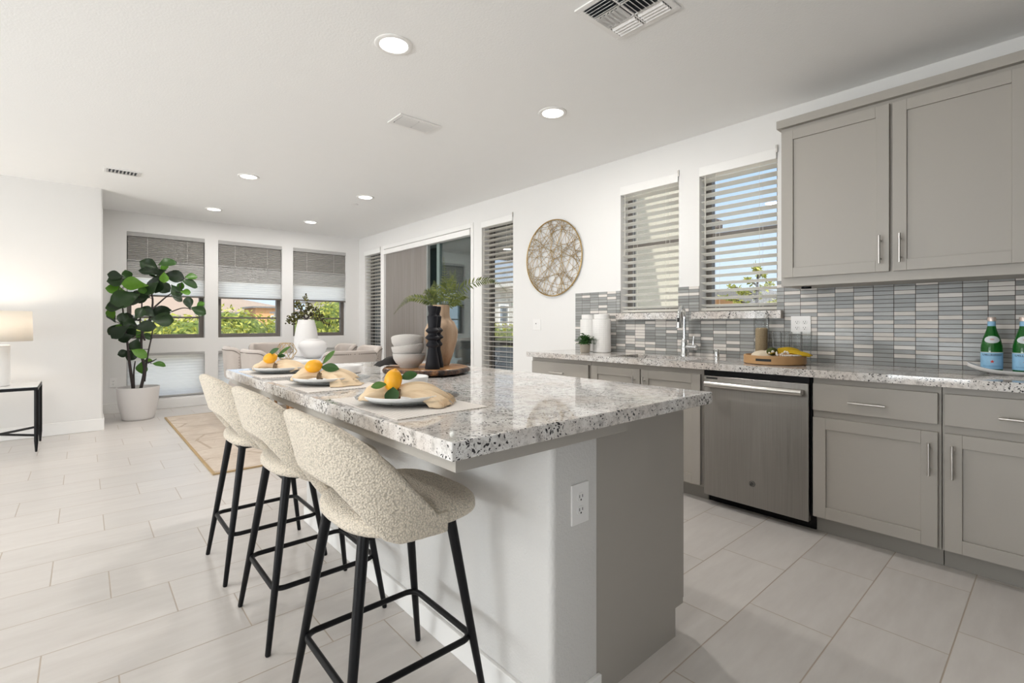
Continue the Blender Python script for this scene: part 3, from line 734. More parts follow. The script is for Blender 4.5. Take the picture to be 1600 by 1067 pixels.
o = copy_tree(protos[1]); o.location = (12.6, 15.4, -0.4); o.scale = (0.8,)*3; o['label'] = 'second green tree behind the first, outside the tall blind beside the sliding door'

# slender tree close to the sink window
t = thing('young_tree', 'young yellow-green tree outside the sink window beside the wall cabinets', 'tree', (8.6, 3.45, -5))
trunk = MB().tube(smoothpath([(8.6, 3.45, -5), (8.65, 3.4, -1), (8.6, 3.45, 1.0), (8.58, 3.42, 2.05)]), [0.1-0.09*i/18 for i in range(19)], 7)
lf = MB(); rnd = random.Random(5)
def quadleaf(m, p, d, s, L, W):
    d = Vector(d).normalized(); s = Vector(s).normalized()
    m.add([p, p+d*L*0.5+s*W*0.5, p+d*L, p+d*L*0.5-s*W*0.5], [(0, 1, 2, 3)])
for k in range(26):
    z = rnd.uniform(0.4, 2.05); a = rnd.uniform(0, 2*PI); L = (2.35-z)*0.55+0.1
    e = Vector((8.6+L*math.cos(a), 3.44+L*math.sin(a), z+L*0.35)); s0 = Vector((8.6, 3.44, z))
    trunk.tube([s0, (s0+e)/2+Vector((0, 0, 0.03)), e], [0.016, 0.011, 0.005], 5)
    for j in range(46):
        p = s0+(e-s0)*rnd.uniform(0.3, 1.05); quadleaf(lf, p, (rnd.uniform(-1, 1), rnd.uniform(-1, 1), rnd.uniform(-0.5, 0.8)), (rnd.uniform(-1, 1), rnd.uniform(-1, 1), rnd.uniform(-1, 1)), rnd.uniform(0.06, 0.12), 0.05)
trunk.build('trunk', M['bark'], t); lf.build('foliage', M['tree'], t)

def building(label, x0, x1, y0, y1, z0, z1, mat, roofmat, wins=(), name='apartment_building', over=0.5):
    t = thing(name, label, 'building', ((x0+x1)/2, (y0+y1)/2, z0))
    MB().box(x0, x1, y0, y1, z0, z1).build('walls', mat, t)
    MB().box(x0-over, x1+over, y0-over, y1+over, z1, z1+0.28).build('roof', roofmat, t)
    for (a, b, c, d) in wins:
        f = MB().box(a, b, y0-0.08, y0+0.02, c, d).build('window', M['trim'], t)
        MB().box(a+0.1, b-0.1, y0-0.1, y0-0.06, c+0.1, d-0.1).build('pane', M['b_glass'], f)
    return t
building('orange stucco building with flat roof outside the middle back window', 22.2, 27.0, 92, 100, -5, 3.9, M['b_orange'], M['roof'], [(24.6, 25.4, 1.6, 2.6)])
building('low cream building with grey roof left of the orange one outside the middle window', 15.0, 20.5, 92, 100, -5, 2.8, M['b_cream'], M['roof'], [(16, 17.1, 0.9, 2.0), (18.2, 19.3, 0.9, 2.0)])
building('pale apartment block with balconies at the right of the middle back window', 24.0, 31.5, 80, 88, -5, 2.9, M['b_white'], M['roof'], [(25, 26.2, 0.9, 2.1), (27.2, 28.4, 0.9, 2.1), (29.4, 30.6, 0.9, 2.1)])
building('cream apartment block outside the back window nearest the corner', 22.5, 36, 58, 68, -5, 3.9, M['b_cream'], M['roof'], [(24, 25, 2.2, 3.2), (26.6, 27.4, 2.0, 3.2), (29, 30, 2.0, 3.2)])
building('pale roofed house outside the window behind the fig tree', 2.2, 8.2, 70, 80, -5, 1.9, M['b_white'], M['roof'], [(3, 4.2, 0.2, 1.3), (5.6, 6.8, 0.2, 1.3)])
building('orange stucco house outside the sink window beside the wall cabinets', 21, 25.2, 8.6, 12.2, -5, 2.3, M['b_orange'], M['roof'], [(24.4, 25.1, 0.6, 1.9)], 'house')
building('beige roofed house right of the orange house outside the sink window', 18.5, 24, 2.5, 7.4, -5, 1.9, M['b_cream'], M['roof'], [(20.4, 21.5, 0.6, 1.6)], 'house')
building('white stucco building with small windows seen through the tall blind beside the sliding door', 15, 30, 19.5, 30, -5, 3.0, M['b_white'], M['b_white'], [(16.2, 16.9, 1.1, 2.2), (18.4, 19.6, 1.1, 2.2), (21, 22.2, 1.1, 2.2)])
rows = []
for i in range(41):
    x = -150+i*15; rows.append([])
    for j in range(9):
        y = 180+j*45; u = j/8
        z = -5+(17+6*math.sin(x*0.012+1.2)+4*math.sin(x*0.031))*math.sin(min(1, u*1.3)*PI/2)*(0.6+0.8*u)
        rows[-1].append((x, y, z))
S('hills', MB().grid(rows), M['hill'], smooth=3.1)
# ============================================================ kitchen run on the right wall
XF = 3.03            # door faces
def shaker_x(x, y0, y1, z0, z1, st=0.062, rail=0.062):
    """shaker door facing -x whose face is at x"""
    m = MB(); b = x+0.02
    m.box(x, b, y0, y0+st, z0, z1).box(x, b, y1-st, y1, z0, z1).box(x, b, y0+st, y1-st, z0, z0+rail).box(x, b, y0+st, y1-st, z1-rail, z1)
    m.box(x+0.009, b, y0+st, y1-st, z0+rail, z1-rail)
    return m
def pull_v(x, y, z0, z1, parent):
    m = MB().cyl((x-0.032, y, z0), (x-0.032, y, z1), 0.006, n=10)
    for z in (z0+0.028, z1-0.028): m.cyl((x-0.032, y, z), (x+0.001, y, z), 0.0045, n=8)
    return m.build('handle', M['nickel'], parent, smooth=0.7)
def pull_h(x, y0, y1, z, parent):
    m = MB().cyl((x-0.032, y0, z), (x-0.032, y1, z), 0.006, n=10)
    for y in (y0+0.028, y1-0.028): m.cyl((x-0.032, y, z), (x+0.001, y, z), 0.0045, n=8)
    return m.build('handle', M['nickel'], parent, smooth=0.7)
def base_cab(label, y0, y1, doors=(), drawers=(), top=0.8715):
    t = thing('base_cabinet', label, 'cabinet', (3.3, (y0+y1)/2, 0), group='grey base cabinets under the long counter')
    m = MB().box(3.052, 3.615, y0+0.0008, y1-0.0008, 0.095, top)
    if top < 0.87: m.box(3.052, 3.08, y0+0.0008, y1-0.0008, top, 0.8715)
    m.build('body', M['cab'], t)
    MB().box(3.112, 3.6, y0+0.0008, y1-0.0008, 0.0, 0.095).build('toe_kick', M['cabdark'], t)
    for (a, b, c, d, hy) in doors:
        o = shaker_x(XF, a, b, c, d).build('door', M['cab'], t, bevel=0.0015)
        if hy is not None: pull_v(XF, hy, d-0.205, d-0.05, o)
    for (a, b, c, d, h0, h1) in drawers:
        o = MB().box(XF, XF+0.02, a, b, c, d).build('drawer', M['cab'], t, bevel=0.0015)
        pull_h(XF, h0, h1, (c+d)/2-0.012, o)
    return t
base_cab('grey base cabinet at the far left end of the long counter, drawer with bar pull', 2.50, 3.18,
    [(2.515, 2.838, 0.107, 0.655, 2.79), (2.842, 3.165, 0.107, 0.655, 2.89)], [(2.515, 3.165, 0.69, 0.835, 2.76, 2.92)])
base_cab('grey double-door sink cabinet left of the dishwasher', 1.555, 2.498, [(2.034, 2.484, 0.107, 0.835, 2.075), (1.572, 2.024, 0.107, 0.835, 1.99)], top=0.69)
base_cab('grey base cabinet right of the dishwasher, one drawer over one door', 0.379, 0.92, [(0.391, 0.916, 0.104, 0.652, 0.42)], [(0.391, 0.916, 0.69, 0.838, 0.585, 0.745)])
base_cab('grey base cabinet at the right edge, partly cut off by the frame', -0.17, 0.377, [(-0.158, 0.367, 0.104, 0.652, 0.337)], [(-0.158, 0.367, 0.69, 0.838, 0.025, 0.185)])

# dishwasher
t = thing('dishwasher', 'stainless steel dishwasher with bar handle under the long counter', 'dishwasher', (3.3, 1.2375, 0))
ya, yb = 0.928, 1.547
MB().box(3.06, 3.6, ya, yb, 0.09, 0.866).build('tub', M['blackplastic'], t)
MB().box(3.115, 3.6, ya-0.004, yb+0.004, 0.0, 0.09).build('kick_plate', M['blackplastic'], t)
MB().box(3.022, 3.06, ya+0.006, yb-0.006, 0.063, 0.832).build('door', M['steel'], t, bevel=0.004)
MB().box(3.03, 3.06, ya+0.006, yb-0.006, 0.834, 0.866).build('control_strip', M['blackplastic'], t)
m = MB(); rows = []
for i in range(25):
    u = i/24; y = ya+0.03+(yb-ya-0.06)*u; bow = 0.012*math.sin(PI*u)
    rows.append([(2.985-bow+0.016*math.cos(2*PI*k/14), y, 0.783+0.019*math.sin(2*PI*k/14)) for k in range(14)])
m.grid(rows, cv=True, caps=True)
for y in (ya+0.045, yb-0.045): m.box(2.99, 3.024, y-0.012, y+0.012, 0.771, 0.795)
m.build('handle', M['nickel'], t, smooth=0.8)
MB().cyl((3.0225, 1.2375, 0.202), (3.0195, 1.2375, 0.202), 0.017, n=28).build('round_badge', M['logo'], t, smooth=0.6)
m = MB().tube([(3.019, 1.2375+0.0125*math.cos(2*PI*k/20), 0.202+0.0125*math.sin(2*PI*k/20)) for k in range(20)], 0.0008, 5, closed=True)
m.build('badge_ring', M['nickel'], t)
MB().box(3.0205, 3.0225, yb-0.095, yb-0.022, 0.812, 0.824).build('vent_slot', M['slot'], t)
MB().box(3.0212, 3.0225, 1.232, 1.247, 0.822, 0.825).build('indicator_mark', M['slot'], t)

# counter with the sink cut-out
ob = thing('counter', 'long speckled granite worktop along the right wall', 'worktop', (3.3, 1.2, 0.914))
m = MB(); wall_cells(m, (-0.9, 3.205), (3.0, 3.6185), [(1.705, 2.335, 3.105, 3.455)], lambda u0, u1, w0, w1: m.box(w0, w1, u0, u1, 0.872, 0.914))
m.build('slab', M['granite'], ob)
t = thing('kitchen_sink', 'stainless undermount sink set in the granite worktop', 'sink', (3.28, 2.02, 0.70))
m = MB(); x0, x1, y0, y1 = 3.10, 3.46, 1.70, 2.34
m.box(x0-0.012, x0, y0-0.012, y1+0.012, 0.70, 0.8715).box(x1, x1+0.012, y0-0.012, y1+0.012, 0.70, 0.8715).box(x0, x1, y0-0.012, y0, 0.70, 0.8715).box(x0, x1, y1, y1+0.012, 0.70, 0.8715).box(x0, x1, y0, y1, 0.70, 0.71)
m.build('basin', M['nickel'], t)
MB().lathe([(0.045, 0.71), (0.045, 0.713), (0.03, 0.713)], 20, (3.28, 2.02, 0)).build('drain', M['chrome'], t, smooth=0.6)

# backsplash (broken round the windows and their granite sills)
m = MB(); xs = (3.609, 3.6195)
wall_cells(m, (-0.9, 3.155), (0.914, 1.462), [(2.059, 2.629, 1.20, 1.6), (1.313, 1.884, 1.20, 1.6)], lambda u0, u1, w0, w1: m.box(xs[0], xs[1], u0, u1, w0, w1))
S('trim_2', m, M['splash'])
o = MB().box(3.565, 3.73, 2.022, 2.645, 1.203, 1.2595).build('window_sill', M['granite'], None, bevel=0.002); tag(o, 'speckled granite ledge under the left sink window, behind the faucet', 'window sill', 'granite window sills')
o = MB().box(3.565, 3.73, 1.272, 1.926, 1.203, 1.2595).build('window_sill', M['granite'], None, bevel=0.002); tag(o, 'speckled granite ledge under the right sink window, behind the tall glass jar', 'window sill', 'granite window sills')

# upper cabinet
t = thing('wall_cabinet', 'grey two-door wall cabinet with crown trim above the backsplash', 'cabinet', (3.45, 0.62, 1.40))
MB().box(3.295, 3.6185, 0.08, 1.172, 1.40, 2.386).build('body', M['cab'], t)
o = shaker_x(3.272, 0.622, 1.158, 1.452, 2.362, 0.06, 0.06).build('door', M['cab'], t, bevel=0.0015); pull_v(3.272, 0.66, 1.494, 1.648, o)
o = shaker_x(3.272, 0.098, 0.607, 1.452, 2.362, 0.06, 0.06).build('door', M['cab'], t, bevel=0.0015); pull_v(3.272, 0.572, 1.494, 1.648, o)
MB().box(3.262, 3.6185, 0.08, 1.19, 2.386, 2.436).build('crown', M['cab'], t, bevel=0.002)
MB().lathe([(0.028, 0), (0.028, -0.012), (0.01, -0.014)], 20, (3.42, 1.07, 1.40)).build('puck_light', M['blackplastic'], t, smooth=0.6)
t = thing('wall_cabinet', 'second grey wall cabinet beyond the right edge of the frame', 'cabinet', (3.45, -0.4, 1.40))
MB().box(3.295, 3.6185, -0.88, 0.079, 1.40, 2.386).build('body', M['cab'], t)
o = shaker_x(3.272, -0.42, 0.066, 1.452, 2.362, 0.06, 0.06).build('door', M['cab'], t, bevel=0.0015)
MB().box(3.262, 3.6185, -0.88, 0.079, 2.386, 2.436).build('crown', M['cab'], t, bevel=0.002)

# faucet
t = thing('faucet', 'chrome pull-down kitchen faucet behind the sink', 'faucet', (3.52, 1.955, 0.914))
fx, fy = 3.52, 1.955
MB().lathe([(0.031, 0.914), (0.031, 0.922), (0.027, 0.93), (0.026, 1.0), (0.022, 1.03), (0.014, 1.05)], 24, (fx, fy, 0)).build('base', M['chrome'], t, smooth=0.7)
path = smoothpath([(fx, fy, 1.04), (fx, fy, 1.15), (fx, fy, 1.225), (fx-0.012, fy-0.002, 1.268), (fx-0.05, fy-0.01, 1.296), (fx-0.10, fy-0.022, 1.285), (fx-0.13, fy-0.03, 1.25), (fx-0.14, fy-0.033, 1.215)], 5)
MB().tube(path, 0.0125, 14).build('spout', M['chrome'], t, smooth=1.0)
MB().tube([(fx-0.14, fy-0.033, 1.222), (fx-0.143, fy-0.034, 1.19), (fx-0.146, fy-0.035, 1.135)], [0.016, 0.018, 0.021], 16).build('spray_head', M['chrome'], t, smooth=0.8)
MB().tube([(fx-0.1565, fy-0.037, 1.21), (fx-0.160, fy-0.038, 1.18)], 0.007, 8).build('spray_button', M['blackplastic'], t)
m = MB().cyl((fx, fy, 0.985), (fx+0.005, fy-0.085, 0.985), 0.019, n=18); m.ball((fx+0.005, fy-0.088, 0.985), 0.0225, 16, 10)
m.tube([(fx+0.003, fy-0.07, 1.0), (fx+0.005, fy-0.072, 1.03), (fx+0.012, fy-0.074, 1.07)], [0.007, 0.008, 0.009], 10)
m.build('lever_handle', M['chrome'], t, smooth=0.8)
t = thing('soap_dispenser', 'small slanted chrome soap dispenser cap on the worktop right of the faucet', 'soap dispenser', (3.53, 1.70, 0.914))
MB().lathe([(0.021, 0.914), (0.021, 0.918), (0.0175, 0.922), (0.0175, 0.972), (0.015, 0.976)], 20, (3.53, 1.70, 0)).build('body', M['chrome'], t, smooth=0.7)
MB().tube([(3.532, 1.70, 0.963), (3.49, 1.695, 0.968)], 0.006, 8).build('spout', M['chrome'], t)

# canisters and plant
for k, (x, y, lab) in enumerate([(3.44, 2.70, 'white grid-textured ceramic canister nearer the sink, in front of the other'), (3.50, 2.895, 'white grid-textured ceramic canister nearest the wall end, behind the potted plant')]):
    if k == 0:
        can = t = thing('canister', lab, 'canister', (x, y, 0.914), group='white ceramic canisters')
        MB().lathe([(0.07, 0), (0.079, 0.004), (0.08, 0.02), (0.08, 0.285), (0.077, 0.292), (0.066, 0.294)], 48).build('body', M['gridcer'], t, world=False, smooth=0.7)
        MB().lathe([(0.064, 0.2945), (0.068, 0.297), (0.068, 0.33), (0.066, 0.336), (0.02, 0.337)], 40).build('lid', M['gridcer'], t, world=False, smooth=0.7)
    else:
        c = copy_tree(can); c.location = (x, y, 0.914); c['label'] = lab
t = thing('potted_plant', 'small leafy green plant in a grey concrete pot beside the canisters', 'plant', (3.29, 2.765, 0.914))
MB().lathe([(0.036, 0), (0.041, 0.004), (0.047, 0.075), (0.044, 0.078), (0.041, 0.066)], 24).build('pot', M['concrete'], t, world=False, smooth=0.6)
MB().lathe([(0.041, 0.062), (0.02, 0.066)], 20).build('soil', M['soil'], t, world=False)
m = MB(); rnd = random.Random(3)
for k in range(60):
    a = rnd.uniform(0, 2*PI); out = rnd.uniform(0.02, 0.10); h = rnd.uniform(0.07, 0.115)-out*0.45
    P = smoothpath([(0.012*math.cos(a), 0.012*math.sin(a), 0.066), (out*0.5*math.cos(a), out*0.5*math.sin(a), 0.066+h*0.8), (out*math.cos(a), out*math.sin(a), 0.066+h*(1 if k % 3 else 0.25))], 5)
    for j in range(2, len(P)):
        for s in (-1, 1):
            d = (P[j]-P[j-1]).normalized(); sd = d.cross(Vector((0, 0, 1)))*s
            if sd.length < 1e-4: sd = Vector((s, 0, 0))
            quadleaf(m, P[j], d*0.5+sd.normalized()+Vector((rnd.uniform(-.4, .4), rnd.uniform(-.4, .4), rnd.uniform(-.3, .4))), d, 0.024, 0.010)
m.build('foliage', M['herb'], t, world=False)

# glass jar of grain, tray with cloths, tumblers
t = thing('storage_jar', 'tall clear glass jar part filled with dry grain behind the round wood tray', 'jar', (3.535, 1.385, 0.914))
MB().lathe([(0.040, 0.0), (0.043, 0.004), (0.043, 0.322), (0.041, 0.33), (0.03, 0.332)], 28).build('glass', M['tumbler'], t, world=False, smooth=0.7)
MB().lathe([(0.037, 0.008), (0.039, 0.012), (0.039, 0.215), (0.03, 0.225)], 24).build('grain', M['grain'], t, world=False, smooth=0.7)
t = thing('round_tray', 'round wooden tray with cut-out handles and beaded rim on the worktop', 'tray', (3.285, 1.21, 0.914))
rt = 0.176
m = MB(); m.lathe([(rt-0.01, 0.0), (rt, 0.006), (rt, 0.052), (rt-0.003, 0.056), (rt-0.012, 0.056), (rt-0.014, 0.05), (rt-0.014, 0.016), (0.02, 0.015)], 64)
m.build('body', M['traywood'], t, world=False, smooth=0.6)
m = MB()
for s in (0, PI):
    a0 = math.radians(180)+s
    rows = [[(q*math.cos(a0+u), q*math.sin(a0+u), z) for q, z in ((rt-0.006, 0.023), (rt+0.0008, 0.023), (rt+0.0008, 0.038), (rt-0.006, 0.038))] for u in [(-0.26+0.52*i/12) for i in range(13)]]
    m.grid(rows, cv=True, caps=True)
m.build('handle_slot', M['slot'], t, world=False)
def cloth_heap(name, label, cat, mat, ctr, rx, ry, h, seed, parent=None, ripple=0.18, nf=9, rot=0):
    rnd = random.Random(seed); ph = [rnd.uniform(0, 6.28) for _ in range(8)]; rows = []
    for i in range(21):
        u = i/20; row = []
        for k in range(56):
            a = 2*PI*k/56
            rr = 1+ripple*0.6*math.sin(2*a+ph[0])+ripple*math.sin(3*a+ph[1])*0.6
            prof_r = math.sin(min(1, u*1.15)*PI/2) ** 0.8
            prof_z = (1-u**2.2)
            fold = 0.22*math.sin(nf*a+ph[2]+3*u)*u + 0.16*math.sin((nf-4)*a+ph[3]-4*u)*math.sqrt(u)+0.1*math.sin(13*a+8*u+ph[4])*u
            z = h*max(0.0, prof_z*(1+0.5*fold)+0.14*math.sin(5*a+ph[5])*u*(1-u)*2)
            x = rx*rr*prof_r*math.cos(a); y = ry*rr*prof_r*math.sin(a)
            row.append((x*math.cos(rot)-y*math.sin(rot), x*math.sin(rot)+y*math.cos(rot), z+0.003))
        rows.append(row)
    m = MB().grid(rows, cv=True, caps=True)
    o = m.build(name, mat, parent, world=False, smooth=3.1)
    o.location = ctr
    if label: tag(o, label, cat)
    return o
cloth_heap('folded_cloth', 'natural linen cloth bunched on the left of the round wood tray', 'cloth', M['creamcloth'], (3.275, 1.262, 0.9295), 0.085, 0.080, 0.062, 4, ripple=0.16)
m = MB(); rnd = random.Random(8)
o = MB().ball((0, 0, 0), 0.03, 18, 10, 1.35, 1.0, 0.85).build('moss_ball', M['moss'], None, world=False, smooth=3.1)
o.location = (3.235, 1.205, 0.993); tag(o, 'dark green artichoke-like ball between the cream and mustard cloths on the tray', 'decoration')
o = MB()
for k in range(46):
    a = -2.62+k*0.062; o.ball((3.285+(rt-0.006)*math.cos(a+0.1), 1.21+(rt-0.006)*math.sin(a+0.1), 0.914+0.0615), 0.0058, 8, 6)
for k in range(14):
    o.ball((3.19+0.006*math.sin(k*1.9), 1.20-0.008*k+0.004*math.cos(k*2.3), 0.985+0.012*math.sin(k*0.7)), 0.0065, 8, 6)
o = o.build('bead_garland', M['bead'], None, smooth=3.1); tag(o, 'string of white wooden beads along the rim of the round tray', 'bead garland')
tum = None
for k, (x, y, lab) in enumerate([(3.47, 1.262, 'leftmost of the four clear tumblers behind the round tray'), (3.545, 1.235, 'second from the left of the four clear tumblers behind the round tray'),
                                 (3.475, 1.145, 'third from the left of the four clear tumblers, below the double outlet'), (3.55, 1.11, 'rightmost of the four clear tumblers, below the double outlet')]):
    if tum is None:
        tum = o = MB().lathe([(0.022, 0.0), (0.026, 0.003), (0.032, 0.20), (0.0305, 0.20), (0.0248, 0.012), (0.005, 0.010)], 24).build('tumbler', M['tumbler'], None, world=False, smooth=0.7)
    else:
        o = tum.copy(); COL.objects.link(o)
    o.location = (x, y, 0.9145); tag(o, lab, 'glass', 'clear tumblers behind the tray')

# outlets and switch
def outlet_mesh(parent, c, right, up, nrm, gangs=1):
    c, right, up, nrm = Vector(c), Vector(right), Vector(up), Vector(nrm)
    w = 0.0385 if gangs == 1 else 0.0605
    MB().obox(c+nrm*0.003, right, up, nrm, w, 0.060, 0.0030).build('plate', M['plastic'], parent, bevel=0.002)
    m = MB(); d = MB()
    for g in ([0] if gangs == 1 else [-0.023, 0.023]):
        for z in (-0.0195, 0.0195):
            q = c+right*g+up*z
            prof = []
            for k in range(24):
                a = 2*PI*k/24; prof.append(q+right*(0.0165*max(-1, min(1, 1.1*math.cos(a))))+up*(0.0140*math.sin(a)))
            vs = [p+nrm*0.006 for p in prof]+[p+nrm*0.0078 for p in prof]
            m.add(vs, [tuple(range(24, 48))]+[(i, (i+1) % 24, 24+(i+1) % 24, 24+i) for i in range(24)])
            for s in (-0.0065, 0.0065): d.obox(q+right*s+up*0.003+nrm*0.0075, right, up, nrm, 0.0012, 0.0042, 0.0008)
            d.obox(q-up*0.0075+nrm*0.0075, right, up, nrm, 0.0024, 0.0024, 0.0008)
    m.build('receptacle', M['plastic'], parent, bevel=0.0008); d.build('slots', M['slot'], parent)
t = thing('power_outlet', 'white double power outlet on the tiled backsplash', 'outlet', (3.609, 1.161, 1.158)); outlet_mesh(t, (3.609, 1.161, 1.158), (0, -1, 0), (0, 0, 1), (-1, 0, 0), 2)
t = thing('light_switch', 'white wall switch plate below the round wall art', 'switch', (3.62, 3.703, 1.155))
MB().obox((3.617, 3.703, 1.155), (0, 1, 0), (0, 0, 1), (1, 0, 0), 0.058, 0.058, 0.003).build('plate', M['plastic'], t, bevel=0.002)
MB().obox((3.6135, 3.703, 1.155), (0, 1, 0), (0, 0, 1), (1, 0, 0), 0.017, 0.034, 0.002).build('rocker', M['plastic'], t, bevel=0.001)
MB().cyl((3.6125, 3.712, 1.168), (3.610, 3.712, 1.168), 0.006, n=14).build('sensor_dot', M['slot'], t)

# bottles on a boat-shaped tray
t = thing('boat_tray', 'long white ceramic boat-shaped tray holding the green bottles', 'tray', (3.45, 0.115, 0.914))
rows = []
for i in range(33):
    u = -1+2*i/32; y = -u*0.215; lift = 0.036*abs(u)**3; wd = 0.068*math.sqrt(max(0, 1-abs(u)**3.2))+0.002
    ring = []
    for x, z in [(-wd*0.72, lift), (-wd*0.95, lift+0.010), (-wd, lift+0.020), (-wd+0.004, lift+0.0205), (-wd*0.9+0.003, lift+0.012), (-wd*0.66, lift+0.006), (wd*0.66, lift+0.006), (wd*0.9-0.003, lift+0.012), (wd-0.004, lift+0.0205), (wd, lift+0.020), (wd*0.95, lift+0.010), (wd*0.72, lift)]:
        ring.append((x, y, z))
    rows.append(ring)
MB().grid(rows, cv=True, caps=True).build('body', M['white'], t, world=False, smooth=0.9)
def text_mesh(name, s, size, mat, parent, bend_r, z, a0, span=None):
    cu = bpy.data.curves.new(name, 'FONT'); cu.body = s; cu.size = size; cu.align_x = 'CENTER'; cu.align_y = 'CENTER'; cu.resolution_u = 3; cu.offset = size*0.02
    tmp = bpy.data.objects.new(name, cu); COL.objects.link(tmp)
    bpy.context.view_layer.update()
    me = bpy.data.meshes.new_from_object(tmp.evaluated_get(bpy.context.evaluated_depsgraph_get()))
    COL.objects.unlink(tmp); bpy.data.objects.remove(tmp)
    xs = [v.co.x for v in me.vertices]; sc_ = 1.0 if not span else span/(max(xs)-min(xs))
    for v in me.vertices:
        a = a0+v.co.x*sc_/bend_r; v.co = Vector((bend_r*math.cos(a), bend_r*math.sin(a), z+v.co.y))
    me.materials.append(mat)
    o = bpy.data.objects.new(name, me); COL.objects.link(o); o.parent = parent
    return o
def bottle(loc, label, facing):
    t = thing('water_bottle', label, 'bottle', loc, group='green water bottles on the boat tray')
    prof = [(0.030, 0.0), (0.038, 0.003), (0.0405, 0.012), (0.0405, 0.118), (0.0395, 0.135), (0.035, 0.160), (0.027, 0.190), (0.0195, 0.215), (0.0150, 0.235), (0.0142, 0.258), (0.0135, 0.262)]
    MB().lathe(prof, 36).build('glass', M['bottle'], t, world=False, smooth=0.9)
    lab = MB().lathe([(0.0407, 0.018), (0.0412, 0.019), (0.0412, 0.100), (0.0407, 0.101)], 48, caps=False).build('label', M['label'], t, world=False, smooth=0.9)
    rows = []
    for (a, b) in ((0.0413, 0.0995), (0.0413, 0.0965)): pass
    MB().lathe([(0.0408, 0.0995), (0.0415, 0.0998), (0.0415, 0.1025), (0.0408, 0.103)], 48, caps=False).build('label_edge', M['labelwhite'], lab, world=False)
    MB().lathe([(0.0152, 0.233), (0.0158, 0.234), (0.0150, 0.256), (0.0145, 0.257)], 28, caps=False).build('neck_label', M['label'], t, world=False, smooth=0.9)
    MB().lathe([(0.0165, 0.2575), (0.0168, 0.259), (0.0165, 0.274), (0.0155, 0.278), (0.004, 0.279)], 28).build('cap', simple('silver_pink_cap', (0.72, 0.60, 0.54), 0.35, 0.5), t, world=False, smooth=0.7)
    # oval shoulder label
    vs = []; n = 40
    def rad(z): return lerp_tab([(z_, r_) for r_, z_ in prof], z)+0.0008
    rings = [(1.0, 0), (0.66, 0), (0.33, 0)]
    m = MB(); rows = []
    for q in (1.0, 0.66, 0.33, 0.02):
        rows.append([])
        for k in range(n):
            a = 2*PI*k/n; z = 0.166+0.018*q*math.sin(a); th = facing+0.90*q*math.cos(a); r = rad(z); rows[-1].append((r*math.cos(th), r*math.sin(th), z))
    m.grid(rows, cv=True, caps=False).build('oval_label', M['labelwhite'], t, world=False, smooth=3.1)
    m = MB(); rows = []
    for q in (1.0, 0.5, 0.02):
        rows.append([])
        for k in range(20):
            a = 2*PI*k/20; z = 0.167+0.004*q*math.sin(a); th = facing+0.26*q*math.cos(a); r = rad(z)+0.0006; rows[-1].append((r*math.cos(th), r*math.sin(th), z))
    m.grid(rows, cv=True, caps=False).build('emblem', simple('pale_pink_ink', (0.62, 0.42, 0.38), 0.5), t, world=False, smooth=3.1)
    text_mesh('lettering', 'S.PELLEGRINO', 0.0105, M['navy'], lab, 0.0416, 0.089, facing, span=0.082)
    m = MB(); zc = 0.056; R = 0.0416; star = []
    for k in range(10):
        a = PI/2+k*PI/5; r = 0.0095 if k % 2 == 0 else 0.0038; star.append((r*math.cos(a), r*math.sin(a)))
    m.add([(R*math.cos(facing+x/R), R*math.sin(facing+x/R), zc+y) for x, y in star]+[(R*1.001*math.cos(facing), R*1.001*math.sin(facing), zc)], [(i, (i+1) % 10, 10) for i in range(10)])
    m.build('star', M['red'], lab, world=False)
    m = MB()
    for z in (0.083, 0.034, 0.030):
        m.grid([[(R*math.cos(facing+a), R*math.sin(facing+a), z+dz) for a in [(-0.9+1.8*i/20) for i in range(21)]] for dz in (0, 0.0012)])
    m.build('fine_lines', simple('mid_blue_ink', (0.10, 0.28, 0.52), 0.5), lab, world=False)
    return t
fac = math.atan2(-0.25, -3.47)
bottle((3.45, 0.238, 0.9215), 'green glass water bottle on the left of the boat tray, wholly in view', fac+0.05)
bottle((3.455, 0.125, 0.9215), 'green water bottle on the boat tray, cut off by the right frame edge', fac+0.1)

# round wire wall art
t = thing('wire_wall_art', 'round gold wire art with a tangle of curved lines on the right wall', 'wall art', (3.60, 3.452, 1.84))
R = 0.388; cy, cz = 3.452, 1.84
MB().tube([(3.60, cy+R*math.cos(2*PI*k/72), cz+R*math.sin(2*PI*k/72)) for k in range(72)], 0.0065, 8, closed=True).build('ring', M['gold'], t, smooth=3.1)
rnd = random.Random(11); m = MB()
for k in range(62):
    a0 = 2*PI*k/62+rnd.uniform(-.06, .06); a1 = a0+[1.25, 1.9, 2.6, 3.3][k % 4]*(1 if k % 3 else -1)+rnd.uniform(-.15, .15)
    A = Vector((0, R*math.cos(a0), R*math.sin(a0))); B = Vector((0, R*math.cos(a1), R*math.sin(a1))); mid = []
    nrm = Vector((0, -(B-A).z, (B-A).y)).normalized()
    ks = 7; amp = rnd.uniform(0.008, 0.03); ph = rnd.uniform(0, 6.28); fq = rnd.uniform(1.0, 2.2)
    bow = rnd.uniform(-0.09, 0.09)
    for j in range(ks+1):
        u = j/ks; p = A+(B-A)*u+nrm*(amp*math.sin(ph+fq*2*PI*u)+bow*4*u*(1-u))*(math.sin(PI*u) ** 0.5 if 0 < u < 1 else 0)
        if p.length > R: p = p*(R/p.length)
        mid.append((3.60+0.004*math.sin(k*2.1), cy+p.y, cz+p.z))
    m.tube(smoothpath(mid, 4), 0.0021, 5)
m.build('wires', M['gold'], t, smooth=3.1)
m = MB()
for a in (0.8, 2.4, 4.0, 5.5): m.cyl((3.60, cy+R*math.cos(a), cz+R*math.sin(a)), (3.6199, cy+R*math.cos(a), cz+R*math.sin(a)), 0.004, n=8)
m.build('standoff', M['gold'], t)
